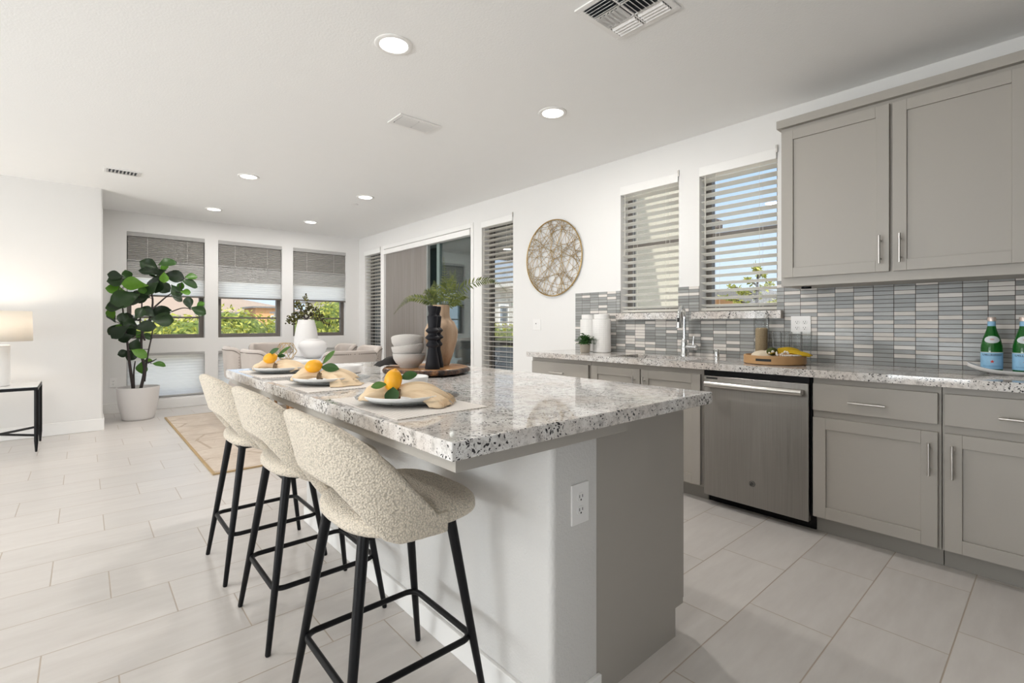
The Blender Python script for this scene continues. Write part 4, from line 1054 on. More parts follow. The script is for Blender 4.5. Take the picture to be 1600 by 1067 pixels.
# ============================================================ island
t = thing('kitchen_island', 'kitchen island with white plaster half wall and grey cabinets', 'island', (1.2, 1.95, 0))
poly = [(1.19, 0.955), (1.19, 2.96), (0.99, 2.96)]
for k in range(7):
    a = PI+k*PI/12; poly.append((1.012+0.022*math.cos(a), 0.977+0.022*math.sin(a)))
MB().prism(poly, 0, 0.842).build('half_wall', M['plaster'], t, smooth=0.5)
m = MB().box(1.1905, 1.71, 0.956, 2.96, 0.105, 0.871).box(1.1905, 1.656, 0.956, 2.96, 0, 0.105)
m.build('cabinet_body', M['cab'], t)
for k, (a, b) in enumerate([(0.965, 1.455), (1.465, 1.955), (1.965, 2.455), (2.465, 2.95)]):
    mm = shaker_x(0, 0, b-a, 0.115, 0.835); mm.xf(Matrix.Translation((1.732, b, 0)) @ Matrix.Rotation(PI, 4, 'Z'))
    o = mm.build('door', M['cab'], t, bevel=0.0015)
    hy = b-0.04 if k % 2 == 0 else a+0.04
    h = MB().cyl((1.764, hy, 0.63), (1.764, hy, 0.785), 0.006, n=10); h.cyl((1.764, hy, 0.658), (1.731, hy, 0.658), 0.0045, n=8).cyl((1.764, hy, 0.757), (1.731, hy, 0.757), 0.0045, n=8)
    h.build('handle', M['nickel'], o, smooth=0.7)
MB().box(0.606, 1.235, 0.873, 3.03, 0.842, 0.8715).build('support_board', M['cab'], t, bevel=0.001)
m = MB().box(0.976, 0.99, 0.941, 2.974, 0, 0.085).box(0.99, 1.2, 0.941, 0.955, 0, 0.085).box(0.99, 1.19, 2.96, 2.974, 0, 0.085)
m.build('baseboard', M['trim'], t, bevel=0.003)
t = thing('island_countertop', 'large speckled granite top of the kitchen island', 'worktop', (1.166, 1.95, 0.872))
MB().box(0.586, 1.747, 0.858, 3.05, 0.872, 0.914).build('slab', M['granite'], t, bevel=0.0035, seg=3)
t = thing('power_outlet', 'white power outlet on the end of the island half wall', 'outlet', (1.109, 0.955, 0.632)); outlet_mesh(t, (1.109, 0.955, 0.632), (1, 0, 0), (0, 0, 1), (0, -1, 0))

# ============================================================ bar stools
dtex = bpy.data.textures.new('boucle_lumps', 'CLOUDS'); dtex.noise_scale = 0.011; dtex.noise_depth = 1
def fuzz(o, s=0.006):
    m = o.modifiers.new('fuzz', 'DISPLACE'); m.texture = dtex; m.strength = s; m.mid_level = 0.5; m.texture_coords = 'LOCAL'
def spow(v, p): return math.copysign(abs(v) ** p, v)
def make_stool():
    t = thing('bar_stool', 'stool', 'bar stool', (0, 0, 0), group='cream boucle bar stools at the island')
    # seat cushion: superellipsoid, flatter on top
    rows = []; nz, na = 46, 120
    for i in range(nz+1):
        ph = -PI/2+PI*i/nz; cp, sp = spow(math.cos(ph), 0.55), spow(math.sin(ph), 0.7)
        row = []
        for k in range(na):
            a = 2*PI*k/na; x = 0.034+0.214*spow(math.cos(a), 0.72)*max(cp, 0.004); y = 0.225*spow(math.sin(a), 0.72)*max(cp, 0.004)
            z = 0.620+(0.050 if sp > 0 else 0.038)*sp
            if sp > 0: z -= 0.012*(1-((x/0.24)**2+(y/0.22)**2))*sp
            z -= 0.014*max(0, x/0.245)**3
            row.append((x, y, z))
        rows.append(row)
    o = MB().grid(rows, cv=True, caps=True).build('seat', M['boucle'], t, world=False, smooth=3.1); fuzz(o, 0.002)
    # wrap-around back
    zt_tab = [(-0.30, 0.928), (-0.265, 0.926), (-0.235, 0.908), (-0.19, 0.868), (-0.115, 0.795), (-0.05, 0.725), (0.0, 0.678), (0.04, 0.640)]
    zb_tab = [(-0.30, 0.742), (-0.246, 0.738), (-0.228, 0.705), (-0.19, 0.640), (-0.155, 0.600), (-0.11, 0.584), (0.04, 0.582)]
    rows = []; nth = 130; TH = math.radians(103)
    for i in range(nth+1):
        th = -TH+2*TH*i/nth
        ux, uy = -spow(math.cos(th), 0.74), spow(math.sin(th), 0.74)
        xr = 0.262*ux
        zt = lerp_tab(zt_tab, xr); zb = lerp_tab(zb_tab, xr)
        if abs(uy) < 0.55 and ux < 0: zb += 0.012*(1-(abs(uy)/0.55)**2)
        th_ = 0.046
        e = min(1.0, (TH-abs(th))/math.radians(24)); e = max(0.10, math.sin(e*PI/2)); th_ *= e
        def pt(z, off):
            s = 1+0.50*(z-0.65); return (0.215*(1+1.22*(z-0.65))*ux-off*ux, 0.238*s*uy-off*uy, z)
        H = max(zt-zb, 0.02); ring = []; n1 = 22; r = th_/2
        for j in range(n1+1): ring.append(pt(zb+r*0.6+(H-r*1.2)*j/n1, 0.0))
        for j in range(1, 6): a = PI*j/6; ring.append(pt(zt-r*0.6+r*0.75*math.sin(a), r-r*math.cos(a)))
        for j in range(n1+1): ring.append(pt(zt-r*0.6-(H-r*1.2)*j/n1, th_))
        for j in range(1, 6): a = PI*j/6; ring.append(pt(zb+r*0.6-r*0.75*math.sin(a), th_-(r-r*math.cos(a))))
        rows.append(ring)
    o = MB().grid(rows, cv=True, caps=True).build('backrest', M['boucle'], t, world=False, smooth=3.1); fuzz(o, 0.002)
    foot = [(-0.222, 0.20), (-0.222, -0.20), (0.222, -0.20), (0.222, 0.20)]; top = [(-0.135, 0.125), (-0.135, -0.125), (0.135, -0.125), (0.135, 0.125)]
    for (fx_, fy_), (tx, ty) in zip(foot, top):
        MB().tube([(tx, ty, 0.612), (tx+(fx_-tx)*0.5, ty+(fy_-ty)*0.5, 0.306), (fx_, fy_, 0.004), (fx_, fy_, 0.0)], [0.0165, 0.0135, 0.0095, 0.008], 16).build('leg', M['black'], t, world=False, smooth=0.8)
    zr = 0.209; k = 1-zr/0.612; c = [(tx+(fx_-tx)*k, ty+(fy_-ty)*k) for (fx_, fy_), (tx, ty) in zip(foot, top)]
    path = []; rr = 0.035
    for i in range(4):
        p = Vector((*c[i], zr)); a = (Vector((*c[i-1], zr))-p).normalized(); b = (Vector((*c[(i+1) % 4], zr))-p).normalized()
        for j in range(7):
            u = j/6; path.append((p+a*rr)*(1-u)**2+2*u*(1-u)*(p+(a+b)*0.004)+(p+b*rr)*u*u)
    MB().tube(path, 0.0095, 10, closed=True).build('footrest', M['black'], t, world=False, smooth=3.1)
    MB().box(-0.15, 0.15, -0.14, 0.14, 0.585, 0.592).build('seat_plate', M['black'], t, world=False)
    return t
st0 = make_stool(); st0.location = (0.702, 1.372, 0); st0['label'] = 'cream boucle bar stool nearest the viewer, at the near end of the island'
for (x, y, lab) in [(0.706, 2.045, 'cream boucle bar stool in the middle of the three at the island'), (0.692, 2.66, 'cream boucle bar stool farthest from the viewer, at the far end of the island')]:
    c = copy_tree(st0); c.location = (x, y, 0); c['label'] = lab

# ============================================================ place settings
def blade(m, p, d, n, L, W, curl=0.2, cup=0.15, obo=0.5, wave=0.0, nu=8):
    p = Vector(p); d = Vector(d).normalized(); n = Vector(n); n = (n-d*n.dot(d)).normalized(); s = d.cross(n)
    rows = []
    for i in range(nu+1):
        u = i/nu; w_ = W*0.5*(math.sin(PI*u**(1.0+obo)) ** 0.75 if 0 < u < 1 else 0.02)
        c = p+d*(L*u)-n*(curl*L*u*u); r = []
        for v in (-1, -0.5, 0, 0.5, 1):
            r.append(c+s*(w_*v)+n*(cup*w_*v*v+wave*W*math.sin(u*9+v*2)*abs(v)))
        rows.append(r)
    return m.grid(rows)
CR = Vector((0.75, -0.66, 0)); CF = Vector((0.66, 0.75, 0)); UP = Vector((0, 0, 1))
def napkin_part(m, sgn, R0, pm, nf, A, H, droop, seed, rot=0.0, zoff=0.0):
    """one gathered half of the napkin: a fan of folds spreading from the knot"""
    rnd = random.Random(seed); ph = [rnd.uniform(0, 6.28) for _ in range(6)]; NR, NP = 26, 90; top = []
    for i in range(NR+1):
        q = i/NR; row = []
        for j in range(NP+1):
            s = -1+2*j/NP; phi = pm*s*(0.45+0.55*min(1, q*2.2))+rot*q
            R = R0*(1+0.07*math.sin(3*s+ph[0])+0.04*math.sin(9*s+ph[1]))*(1-0.16*s*s)
            r = 0.004+R*q
            fold = (abs(math.sin(nf*s+ph[2]+0.7*math.sin(2.2*q+ph[3])))**0.75-0.5)+0.35*math.sin(2.3*nf*s+ph[4]+q)
            base = 0.016*(1-q)**2+H*math.sin(PI*min(1, 0.10+q*0.80))
            z = 0.007+(base*(1-0.92*s*s)+A*(0.35+0.65*q)*fold)*(1 if q < 0.9 else 1-0.5*(q-0.9)/0.1)-droop*q**2.4+zoff
            w = math.sin(phi)*r*(1.0 if q > 0.1 else 1.0)+0.010*s*(1-q)
            row.append((sgn*math.cos(phi)*r, w, max(z, -0.0125 if q > 0.75 else 0.001)))
        top.append(row)
    if sgn < 0: top = [r[::-1] for r in top]
    return m.grid(top)
def setting(k, yc, lemon_rot, leaves, lab, fringe=False):
    gx = 0.766
    o = MB().box(-0.152, 0.152, -0.228, 0.228, 0, 0.003).build('placemat', M['mat'], None, world=False, bevel=0.001)
    o.location = (gx, yc+0.005, 0.914); tag(o, 'cream ribbed placemat at the %s place setting on the island' % lab, 'placemat', 'placemats on the island')
    x, y = gx-0.005, yc+0.01
    m = MB(); prof = [(0.075, 0.0), (0.10, 0.002), (0.15, 0.014), (0.162, 0.018), (0.163, 0.021), (0.150, 0.0175), (0.10, 0.006), (0.02, 0.005)]
    rows = [[(r*(1+0.012*math.cos(28*2*PI*j/112)*(r > 0.14))*math.cos(2*PI*j/112), r*(1+0.012*math.cos(28*2*PI*j/112)*(r > 0.14))*math.sin(2*PI*j/112), z) for j in range(112)] for r, z in prof]
    m.grid(rows, cv=True, caps=True); o = m.build('charger_plate', M['treadglass'], None, world=False, smooth=0.9); o.location = (x+0.022, y+0.012, 0.9172); tag(o, 'clear scalloped glass charger plate under the %s white plate on the island' % lab, 'plate', 'glass charger plates')
    o = MB().lathe([(0.062, 0.0), (0.080, 0.0), (0.106, 0.003), (0.120, 0.008), (0.127, 0.015), (0.129, 0.0225), (0.1275, 0.0235), (0.123, 0.016), (0.112, 0.009), (0.098, 0.0075), (0.02, 0.0070)], 64).build('dinner_plate', M['white'], None, world=False, smooth=0.9)
    o.location = (x, y, 0.9245); tag(o, 'white round plate at the %s place setting on the island' % lab, 'plate', 'white plates on the island')
    zp = 0.9325
    t = thing('napkin', 'cream linen napkin tied with jute twine on the %s plate of the island' % lab, 'napkin', (x-0.028, y-0.014, zp), rz=math.atan2(-0.66, 0.75)+[0.05, 0.0, 0.1][k], group='tied napkins on the island')
    m = MB()
    napkin_part(m, 1, [0.165, 0.175, 0.15][k], [0.50, 0.60, 0.60][k], 5.6, 0.013, 0.020, [0.022, 0.032, 0.010][k], 30+k, rot=[-0.22, -0.35, 0.0][k])
    napkin_part(m, 1, [0.15, 0.14, 0.13][k], [0.36, 0.50, 0.48][k], 4.4, 0.012, 0.032, [0.020, 0.010, 0.006][k], 40+k, rot=[0.15, 0.15, 0.2][k], zoff=0.006)
    napkin_part(m, -1, [0.112, 0.105, 0.11][k], 0.62, 5.0, 0.012, 0.024, 0.006, 50+k)
    napkin_part(m, -1, 0.092, 0.48, 3.8, 0.011, 0.034, 0.004, 60+k, zoff=0.006)
    m.build('cloth', M['napkin'], t, world=False, smooth=3.1, solid=0.0022)
    if fringe:
        m = MB(); rnd = random.Random(2)
        for j in range(90):
            an = rnd.uniform(-0.55, 0.5); xx = 0.158*math.cos(an); yy = 0.158*math.sin(an); z0 = 0.004+rnd.uniform(-0.008, 0.008); L = rnd.uniform(0.010, 0.022)
            m.tube([(xx, yy, z0), (xx+L*0.6, yy+rnd.uniform(-.004, .004), z0-L*0.25), (xx+L, yy+rnd.uniform(-.006, .006), max(-0.012, z0-L*0.8))], 0.0006, 4)
        m.build('fringe', M['napkin'], t, world=False)
    m = MB()
    for j in range(3):
        m.tube([(-0.006+0.006*j+0.002*math.sin(q), 0.0165*math.cos(q), 0.017+0.0145*math.sin(q)) for q in [2*PI*i/24 for i in range(24)]], 0.0028, 6, closed=True)
    m.build('twine', M['twine'], t, world=False, smooth=3.1)
    # lemon with its leaves
    lp = Vector((x-0.028, y-0.014, zp))+CR*(-0.012 if k == 0 else -0.022)-CF*0.012+UP*0.060
    t = thing('lemon', 'yellow lemon with green leaves on the tied napkin of the %s place setting' % lab, 'lemon', lp, group='lemons on the napkins')
    prof = []
    for i in range(17):
        a = PI*i/16; z = -0.034*math.cos(a); r = 0.0268*math.sin(a)**0.92
        prof.append((max(r, 0.0008), z))
    prof = [(0.001, -0.0385), (0.0045, -0.0365)]+prof[2:-1]+[(0.005, 0.0355), (0.0025, 0.037)]
    lm = MB().lathe(prof, 28); lm.xf(Matrix.Rotation(math.atan2(CR.y, CR.x), 4, 'Z') @ Matrix.Rotation(math.radians(lemon_rot), 4, 'Y'))
    lm.build('fruit', M['lemon'], t, world=False, smooth=3.1)
    m = MB()
    for (r, f, u, dr, df, du, L, W) in leaves:
        blade(m, CR*r+CF*f+UP*u, CR*dr+CF*df+UP*du, -CF*0.8+UP*0.45, L, W, 0.12, 0.25, 0.15)
    m.build('leaves', M['lemonleaf'], t, world=False, smooth=3.1)
    m = MB()
    for (r, f, u, dr, df, du, L, W) in leaves:
        m.tube([(0, 0.01, -0.02), tuple(CR*r+CF*f+UP*u)], 0.0012, 5)
    m.build('stem', M['stem'], t, world=False)
setting(0, 1.372, 12, [(0.018, 0.012, 0.004, 1, 0.1, 0.30, 0.055, 0.030), (-0.014, -0.020, -0.010, -1, -0.25, -0.10, 0.048, 0.024), (0.006, -0.026, -0.018, 0.10, -0.85, -0.75, 0.064, 0.044)], 'nearest', True)
setting(1, 2.035, 80, [(0.030, 0.0, -0.004, 1, -0.1, -0.05, 0.075, 0.040), (0.034, 0.005, 0.006, 0.75, 0.1, 1.0, 0.075, 0.024)], 'middle')
setting(2, 2.655, 70, [(-0.004, -0.01, 0.018, 0.9, -0.1, 0.6, 0.062, 0.028), (0.035, 0.005, 0.012, 1, 0.2, 0.9, 0.075, 0.020), (0.032, 0.005, 0.008, 1, 0.1, 0.15, 0.04, 0.022)], 'farthest')
bw = None
for (x, y, lab) in [(0.985, 1.765, 'white straight-sided bowl between the nearest and middle place settings'), (1.015, 2.46, 'white straight-sided bowl between the middle and farthest place settings'), (0.945, 2.915, 'white straight-sided bowl behind the farthest place setting')]:
    if bw is None:
        o = bw = MB().lathe([(0.066, 0.0), (0.080, 0.002), (0.084, 0.010), (0.087, 0.037), (0.0855, 0.039), (0.083, 0.037), (0.079, 0.012), (0.02, 0.008)], 48).build('side_bowl', M['white'], None, world=False, smooth=0.8)
    else: o = bw.copy(); COL.objects.link(o)
    o.location = (x, y, 0.9145); tag(o, lab+' on the island', 'bowl', 'white side bowls on the island')

# ============================================================ centrepiece on the wood slab
bx, by = 1.309, 2.139
def slabring(r, z, n=96):
    return [(bx+r*(1+0.025*math.sin(3*a+1)+0.018*math.sin(7*a)+0.008*math.sin(17*a))*math.cos(a), by+r*(1+0.025*math.sin(3*a+1)+0.018*math.sin(7*a)+0.008*math.sin(17*a))*math.sin(a), z) for a in [2*PI*k/n for k in range(n)]]
t = thing('wood_slab_board', 'round live-edge wood slab board in the middle of the island', 'serving board', (bx, by, 0.914))
MB().grid([slabring(0.208, 0.9475), slabring(0.206, 0.949), slabring(0.05, 0.949)], cv=True, caps=True).build('top', M['slab'], t)
MB().grid([slabring(0.20, 0.921), slabring(0.213, 0.924), slabring(0.218, 0.934), slabring(0.214, 0.943), slabring(0.208, 0.9478)], cv=True, caps=True).build('bark_edge', M['barkedge'], t)
m = MB()
for a in (0.5, 2.1, 3.7, 5.2): m.cyl((bx+0.14*math.cos(a), by+0.14*math.sin(a), 0.9142), (bx+0.14*math.cos(a), by+0.14*math.sin(a), 0.921), 0.012, n=12)
m.build('foot', M['blackplastic'], t)
ZB = 0.949
# stacked bowls
prof = [(0.045, 0.0), (0.047, 0.004), (0.049, 0.008), (0.066, 0.024), (0.078, 0.045), (0.081, 0.068), (0.0795, 0.0705), (0.077, 0.066), (0.073, 0.044), (0.058, 0.022), (0.01, 0.014)]
sb = None
for (loc, rx, ry, lab) in [((1.222, 2.165, ZB), 0, 0, 'bottom bowl of the stack of three on the wood slab, sitting level'), ((1.224, 2.168, ZB+0.042), 0, -7, 'middle bowl of the stack of three on the wood slab'), ((1.217, 2.172, ZB+0.080), -13, -3, 'top bowl of the stack of three on the wood slab, tilted')]:
    if sb is None: o = sb = MB().lathe(prof, 56).build('textured_bowl', M['lattice'], None, world=False, smooth=0.8)
    else: o = sb.copy(); COL.objects.link(o)
    o.location = loc; o.rotation_euler = (Matrix.Rotation(math.radians(rx), 3, CR.normalized()) @ Matrix.Rotation(math.radians(ry), 3, CF.normalized())).to_euler(); tag(o, lab, 'bowl', 'textured bowls stacked on the wood slab')
# candle holders
k = 0.000405
prof = [(88, 0), (90, 10), (86, 40), (52, 225), (52, 255), (75, 275), (77, 290), (52, 325), (50, 340), (86, 365), (87, 378), (54, 410), (54, 425), (80, 448), (81, 462), (52, 492), (52, 500), (60, 590), (63, 628), (50, 636), (42, 655), (56, 712), (58, 745), (53, 750), (40, 750), (36, 700)]
prof = [(r*k, z*k) for r, z in prof]
o1 = MB().lathe(prof, 36).build('candle_holder', M['blackmatte'], None, world=False, smooth=0.5); o1.location = (1.262, 2.012, ZB); tag(o1, 'matte black turned candle holder in front, nearer the viewer, on the wood slab', 'candle holder', 'black candle holders')
o2 = o1.copy(); COL.objects.link(o2); o2.location = (1.322, 2.072, ZB); tag(o2, 'matte black turned candle holder half hidden behind the other one, against the clay vase', 'candle holder', 'black candle holders')
# clay vase with fern
k = 0.000435
vx, vy = 1.412, 2.165
prof = [(94, 0), (98, 6), (150, 155), (188, 290), (200, 375), (196, 435), (155, 522), (118, 555), (103, 590), (99, 640), (102, 712), (104, 725), (96, 727), (92, 700), (92, 590)]
t = thing('clay_vase', 'tall blush clay vase on the wood slab', 'vase', (vx, vy, ZB))
MB().lathe([(r*k, z*k) for r, z in prof], 56).build('body', M['terracotta'], t, world=False, smooth=0.9)
t = thing('fern_arrangement', 'green fern fronds standing in the clay vase', 'fern', (vx, vy, ZB+0.30))
px = 0.00336; m = MB(); st = MB(); rnd = random.Random(12); vt = Vector((vx, vy, ZB+0.315))
def frond(pts, Lm, w0=0.35):
    P = smoothpath([vt+CR*(a*px)+UP*(b*px)+CF*(c*px) for a, b, c in pts], 9)
    st.tube([tuple(p) for p in P], [0.0022*(1-0.75*i/len(P)) for i in range(len(P))], 5)
    n = len(P)
    for i in range(int(n*0.18), n):
        u = i/(n-1); d = (P[min(i+1, n-1)]-P[i-1]).normalized()
        L = Lm*(0.45+0.55*math.sin(PI*min(1, u*0.85+0.25)))*(1-u**3*0.8)
        nr = d.cross(CR*0.3+CF).normalized()
        for s in (-1, 1):
            sd = d.cross(-CF*0.85+UP*0.5).normalized()*s
            if i % 2 and L > 0.036: continue
            blade(m, P[i], sd*0.9+d*0.5+Vector((rnd.uniform(-.12, .12), rnd.uniform(-.12, .12), rnd.uniform(-.12, .05))), -CF+UP*0.6+CR*rnd.uniform(-.3, .3), L, L*0.20, 0.15, 0.1, -0.2, nu=5)
frond([(2, -6, 0), (3, 15, 3), (5, 40, 5), (4, 75, -2)], 0.045)
frond([(6, -6, 0), (16, 16, -4), (34, 27, -10), (58, 36, -14), (84, 36, -18), (103, 20, -22)], 0.050)
frond([(-6, -6, 0), (-16, 5, -4), (-30, 10, -8), (-46, 11, -10), (-60, 0, -12), (-71, -14, -14)], 0.034)
frond([(0, -6, 0), (-4, 12, 8), (-10, 28, 12), (-14, 40, 14)], 0.042)
frond([(4, -6, 0), (12, 18, -8), (20, 38, -12), (24, 54, -14)], 0.040)
frond([(8, -6, 2), (20, 8, 10), (32, 16, 16), (42, 12, 20)], 0.042)
frond([(0, -6, -4), (8, 14, -16), (12, 30, -26), (8, 42, -34)], 0.044)
frond([(-4, -6, 0), (-10, 10, -12), (-18, 20, -20), (-24, 16, -26)], 0.036)
frond([(2, -6, 4), (10, 22, 14), (14, 40, 22), (10, 58, 28)], 0.042)
frond([(6, -6, 0), (18, 4, -8), (28, 4, -12), (36, -4, -14)], 0.036)
frond([(-2, -6, 2), (-8, 16, 16), (-18, 26, 26), (-20, 34, 34)], 0.040)
m.build('fronds', M['fern'], t, smooth=3.1); st.build('stems', M['stem'], t)
t = thing('charcoal_napkin', 'charcoal napkin bunched on the left edge of the wood slab', 'napkin', (1.215, 2.235, ZB+0.001), rz=math.atan2(0.60, -0.80))
m = MB(); napkin_part(m, 1, 0.125, 0.55, 3.4, 0.010, 0.022, 0.004, 71); napkin_part(m, 1, 0.100, 0.42, 2.6, 0.010, 0.034, 0.004, 72, zoff=0.004)
m.build('cloth', M['blackcloth'], t, world=False, smooth=3.1, solid=0.002)
t = thing('mustard_napkin', 'mustard yellow napkin spread over the right side of the round wood tray', 'napkin', (3.235, 1.175, 0.974), rz=math.atan2(-0.66, 0.50))
m = MB(); napkin_part(m, 1, 0.175, 0.72, 5.0, 0.014, 0.014, 0.012, 81, rot=-0.1); napkin_part(m, 1, 0.14, 0.55, 4.2, 0.013, 0.024, 0.004, 82, rot=0.15, zoff=0.006); napkin_part(m, -1, 0.05, 0.5, 2.5, 0.006, 0.012, 0.002, 83)
m.build('cloth', M['yellowcloth'], t, world=False, smooth=3.1, solid=0.0022)
# ============================================================ dining corner
o = MB().box(-1.25, 1.25, -1.5, 1.5, 0, 0.011).build('area_rug', M['rug'], None, world=False, bevel=0.004); o.location = (2.0, 5.825, 0.0005)
tag(o, 'cream and beige patterned rug under the dining table', 'rug')
m = MB()
m.box(-1.256, -1.238, -1.506, 1.506, 0.0005, 0.0125).box(1.238, 1.256, -1.506, 1.506, 0.0005, 0.0125).box(-1.238, 1.238, -1.506, -1.488, 0.0005, 0.0125).box(-1.238, 1.238, 1.488, 1.506, 0.0005, 0.0125)
b = m.build('binding', M['rugedge'], o, world=False)
t = thing('dining_table', 'white glossy dining table in the far corner', 'table', (1.98, 6.05, 0.012))
zf = 0.0125
m = MB(); pol = []
for (cx_, cy_, a0) in ((0.42, 0.88, 0), (-0.42, 0.88, PI/2), (-0.42, -0.88, PI), (0.42, -0.88, 1.5*PI)):
    for k in range(6): a = a0+k*PI/10; pol.append((1.98+cx_+0.06*math.cos(a), 6.05+cy_+0.06*math.sin(a)))
MB().prism(pol, 0.725, 0.765).build('tabletop', M['tablewhite'], t, bevel=0.004)
for sx_ in (-1, 1):
    for sy_ in (-1, 1):
        MB().tube([(1.98+sx_*0.36, 6.05+sy_*0.78, 0.725), (1.98+sx_*0.40, 6.05+sy_*0.84, zf)], [0.032, 0.02], 12).build('leg', M['chairwood'], t, smooth=0.8)
MB().box(1.64, 2.32, 5.3, 6.8, 0.665, 0.724).build('apron', M['tablewhite'], t)
def make_chair():
    t = thing('dining_chair', 'chair', 'chair', (0, 0, 0), group='taupe dining chairs round the table')
    m = MB(); rows = []
    for i in range(9):
        ph = -PI/2+PI*i/8; c_ = spow(math.cos(ph), 0.4); s_ = spow(math.sin(ph), 0.6)
        rows.append([(0.245*spow(math.cos(2*PI*k/40), 0.5)*max(c_, 0.01)+0.02, 0.245*spow(math.sin(2*PI*k/40), 0.5)*max(c_, 0.01), 0.445+0.05*s_) for k in range(40)])
    m.grid(rows, cv=True, caps=True).build('seat', M['taupe'], t, world=False, smooth=3.1)
    rows = []; TH = math.radians(74); nails = []
    for i in range(61):
        th = -TH+2*TH*i/60; ux, uy = -spow(math.cos(th), 0.45), spow(math.sin(th), 0.6)
        q = max(0, abs(th)/TH-0.55)/0.45; zt = 0.888-0.05*q**3; zb = 0.52; T = 0.055; r = T/2
        def pt(z, off):
            s = 1+0.22*(z-0.6); return (0.272*s*ux-off*ux, 0.272*s*uy-off*uy, z)
        ring = [pt(zb, 0.01)]+[pt(zb+0.015+(zt-r-zb-0.015)*j/8, 0) for j in range(9)]+[pt(zt-r+r*math.sin(PI*j/6), r-r*math.cos(PI*j/6)) for j in range(1, 6)]+[pt(zt-r-(zt-r-zb-0.015)*j/8, T) for j in range(9)]+[pt(zb, T-0.01)]
        rows.append(ring)
        nails.append(pt(zt-0.035, -0.001))
    m = MB().grid(rows, cv=True, caps=True); b = m.build('backrest', M['taupe'], t, world=False, smooth=3.1)
    m = MB()
    for p in nails: m.ball(p, 0.0048, 6, 4)
    for s in (-1, 1):
        e = nails[-1] if s > 0 else nails[0]
        for k in range(1, 10): m.ball((e[0]-0.012, e[1], e[2]-0.03*k), 0.0048, 6, 4)
    m.build('nailhead_trim', M['pewter'], b, world=False)
    for sx_, sy_ in ((-1, -1), (-1, 1), (1, -1), (1, 1)):
        MB().tube([(sx_*0.19+0.02, sy_*0.19, 0.42), (sx_*0.225+0.02, sy_*0.215, 0.0)], [0.021, 0.013], 10).build('leg', M['chairwood'], t, world=False, smooth=0.8)
    return t
ch0 = None
for (x, y, rz, lab) in [(2.005, 4.905, 90, 'taupe nailhead dining chair at the near end of the table, its back to the island'),
                        (1.53, 5.62, 4, 'taupe nailhead dining chair on the left side of the table, nearer the island'),
                        (1.50, 6.42, -3, 'taupe nailhead dining chair on the left side of the table, nearer the back windows'),
                        (2.43, 5.62, 180, 'taupe dining chair on the right side of the table, nearer the island'),
                        (2.44, 6.36, 180, 'taupe dining chair on the right side of the table, nearer the back windows'),
                        (1.98, 7.24, -90, 'taupe dining chair at the far end of the table, before the back windows')]:
    if ch0 is None: c = ch0 = make_chair()
    else: c = copy_tree(ch0)
    c.location = (x, y, zf); c.rotation_euler.z = math.radians(rz); c['label'] = lab
ZT = 0.766
o = MB().lathe([(0.075, 0), (0.085, 0.006), (0.125, 0.06), (0.158, 0.125), (0.155, 0.165), (0.125, 0.195), (0.100, 0.207), (0.098, 0.222), (0.092, 0.224), (0.088, 0.205)], 48).build('round_vase', M['whitematte'], None, world=False, smooth=0.9)
o.location = (2.0, 5.78, ZT); tag(o, 'squat round matte white vase on the dining table, in front of the tall one', 'vase')
t = thing('tall_vase', 'tall tapered matte white vase holding dark berry branches on the dining table', 'vase', (2.04, 6.12, ZT))
MB().lathe([(0.125, 0), (0.136, 0.01), (0.140, 0.10), (0.136, 0.22), (0.118, 0.34), (0.096, 0.43), (0.092, 0.447), (0.086, 0.447), (0.087, 0.40)], 48).build('body', M['whitematte'], t, world=False, smooth=0.9)
t = thing('berry_branches', 'dark olive berry branches arching out of the tall white vase', 'branches', (2.04, 6.12, ZT+0.42))
st = MB(); br = MB(); lf = MB(); rnd = random.Random(6); v0 = Vector((2.04, 6.12, ZT+0.40)); px = 0.0078
for (pts) in [[(0, 0), (-8, 10), (-18, 12), (-27, 6), (-31, 0)], [(0, 0), (-5, 12), (-12, 22), (-16, 24)], [(0, 0), (2, 16), (4, 26), (0, 40)], [(0, 0), (-4, 16), (-10, 26), (-14, 30)],
              [(0, 0), (8, 10), (16, 10), (24, 0), (32, -6)], [(0, 0), (6, 12), (12, 18), (18, 14), (22, 6)], [(0, 0), (4, 10), (10, 6), (18, 2)], [(0, 0), (-6, 8), (-14, 4), (-22, -2)], [(0, 0), (-2, 10), (2, 18), (8, 22)], [(0, 0), (-10, 6), (-20, 8), (-28, -4)]]:
    dz = rnd.uniform(-8, 8); P = smoothpath([v0+CR*(a*px)+UP*(b*px+0.035)+CF*(dz*px*i/4) for i, (a, b) in enumerate(pts)], 8)
    st.tube(P, [0.005*(1-0.7*i/len(P)) for i in range(len(P))], 5)
    for i in range(len(P)//3, len(P)):
        for k in range(2):
            q = P[i]+Vector((rnd.gauss(0, .016), rnd.gauss(0, .016), rnd.gauss(0, .016)))
            br.ball(q, rnd.uniform(0.007, 0.012), 6, 4)
        if i % 2 == 0: blade(lf, P[i], (rnd.uniform(-1, 1), rnd.uniform(-1, 1), rnd.uniform(-.6, .6)), (rnd.uniform(-1, 1), -1, 1), 0.045, 0.018, nu=4)
st.build('stems', M['bark'], t); br.build('berries', M['berry'], t, kind='stuff'); lf.build('leaves', M['berry'], t)
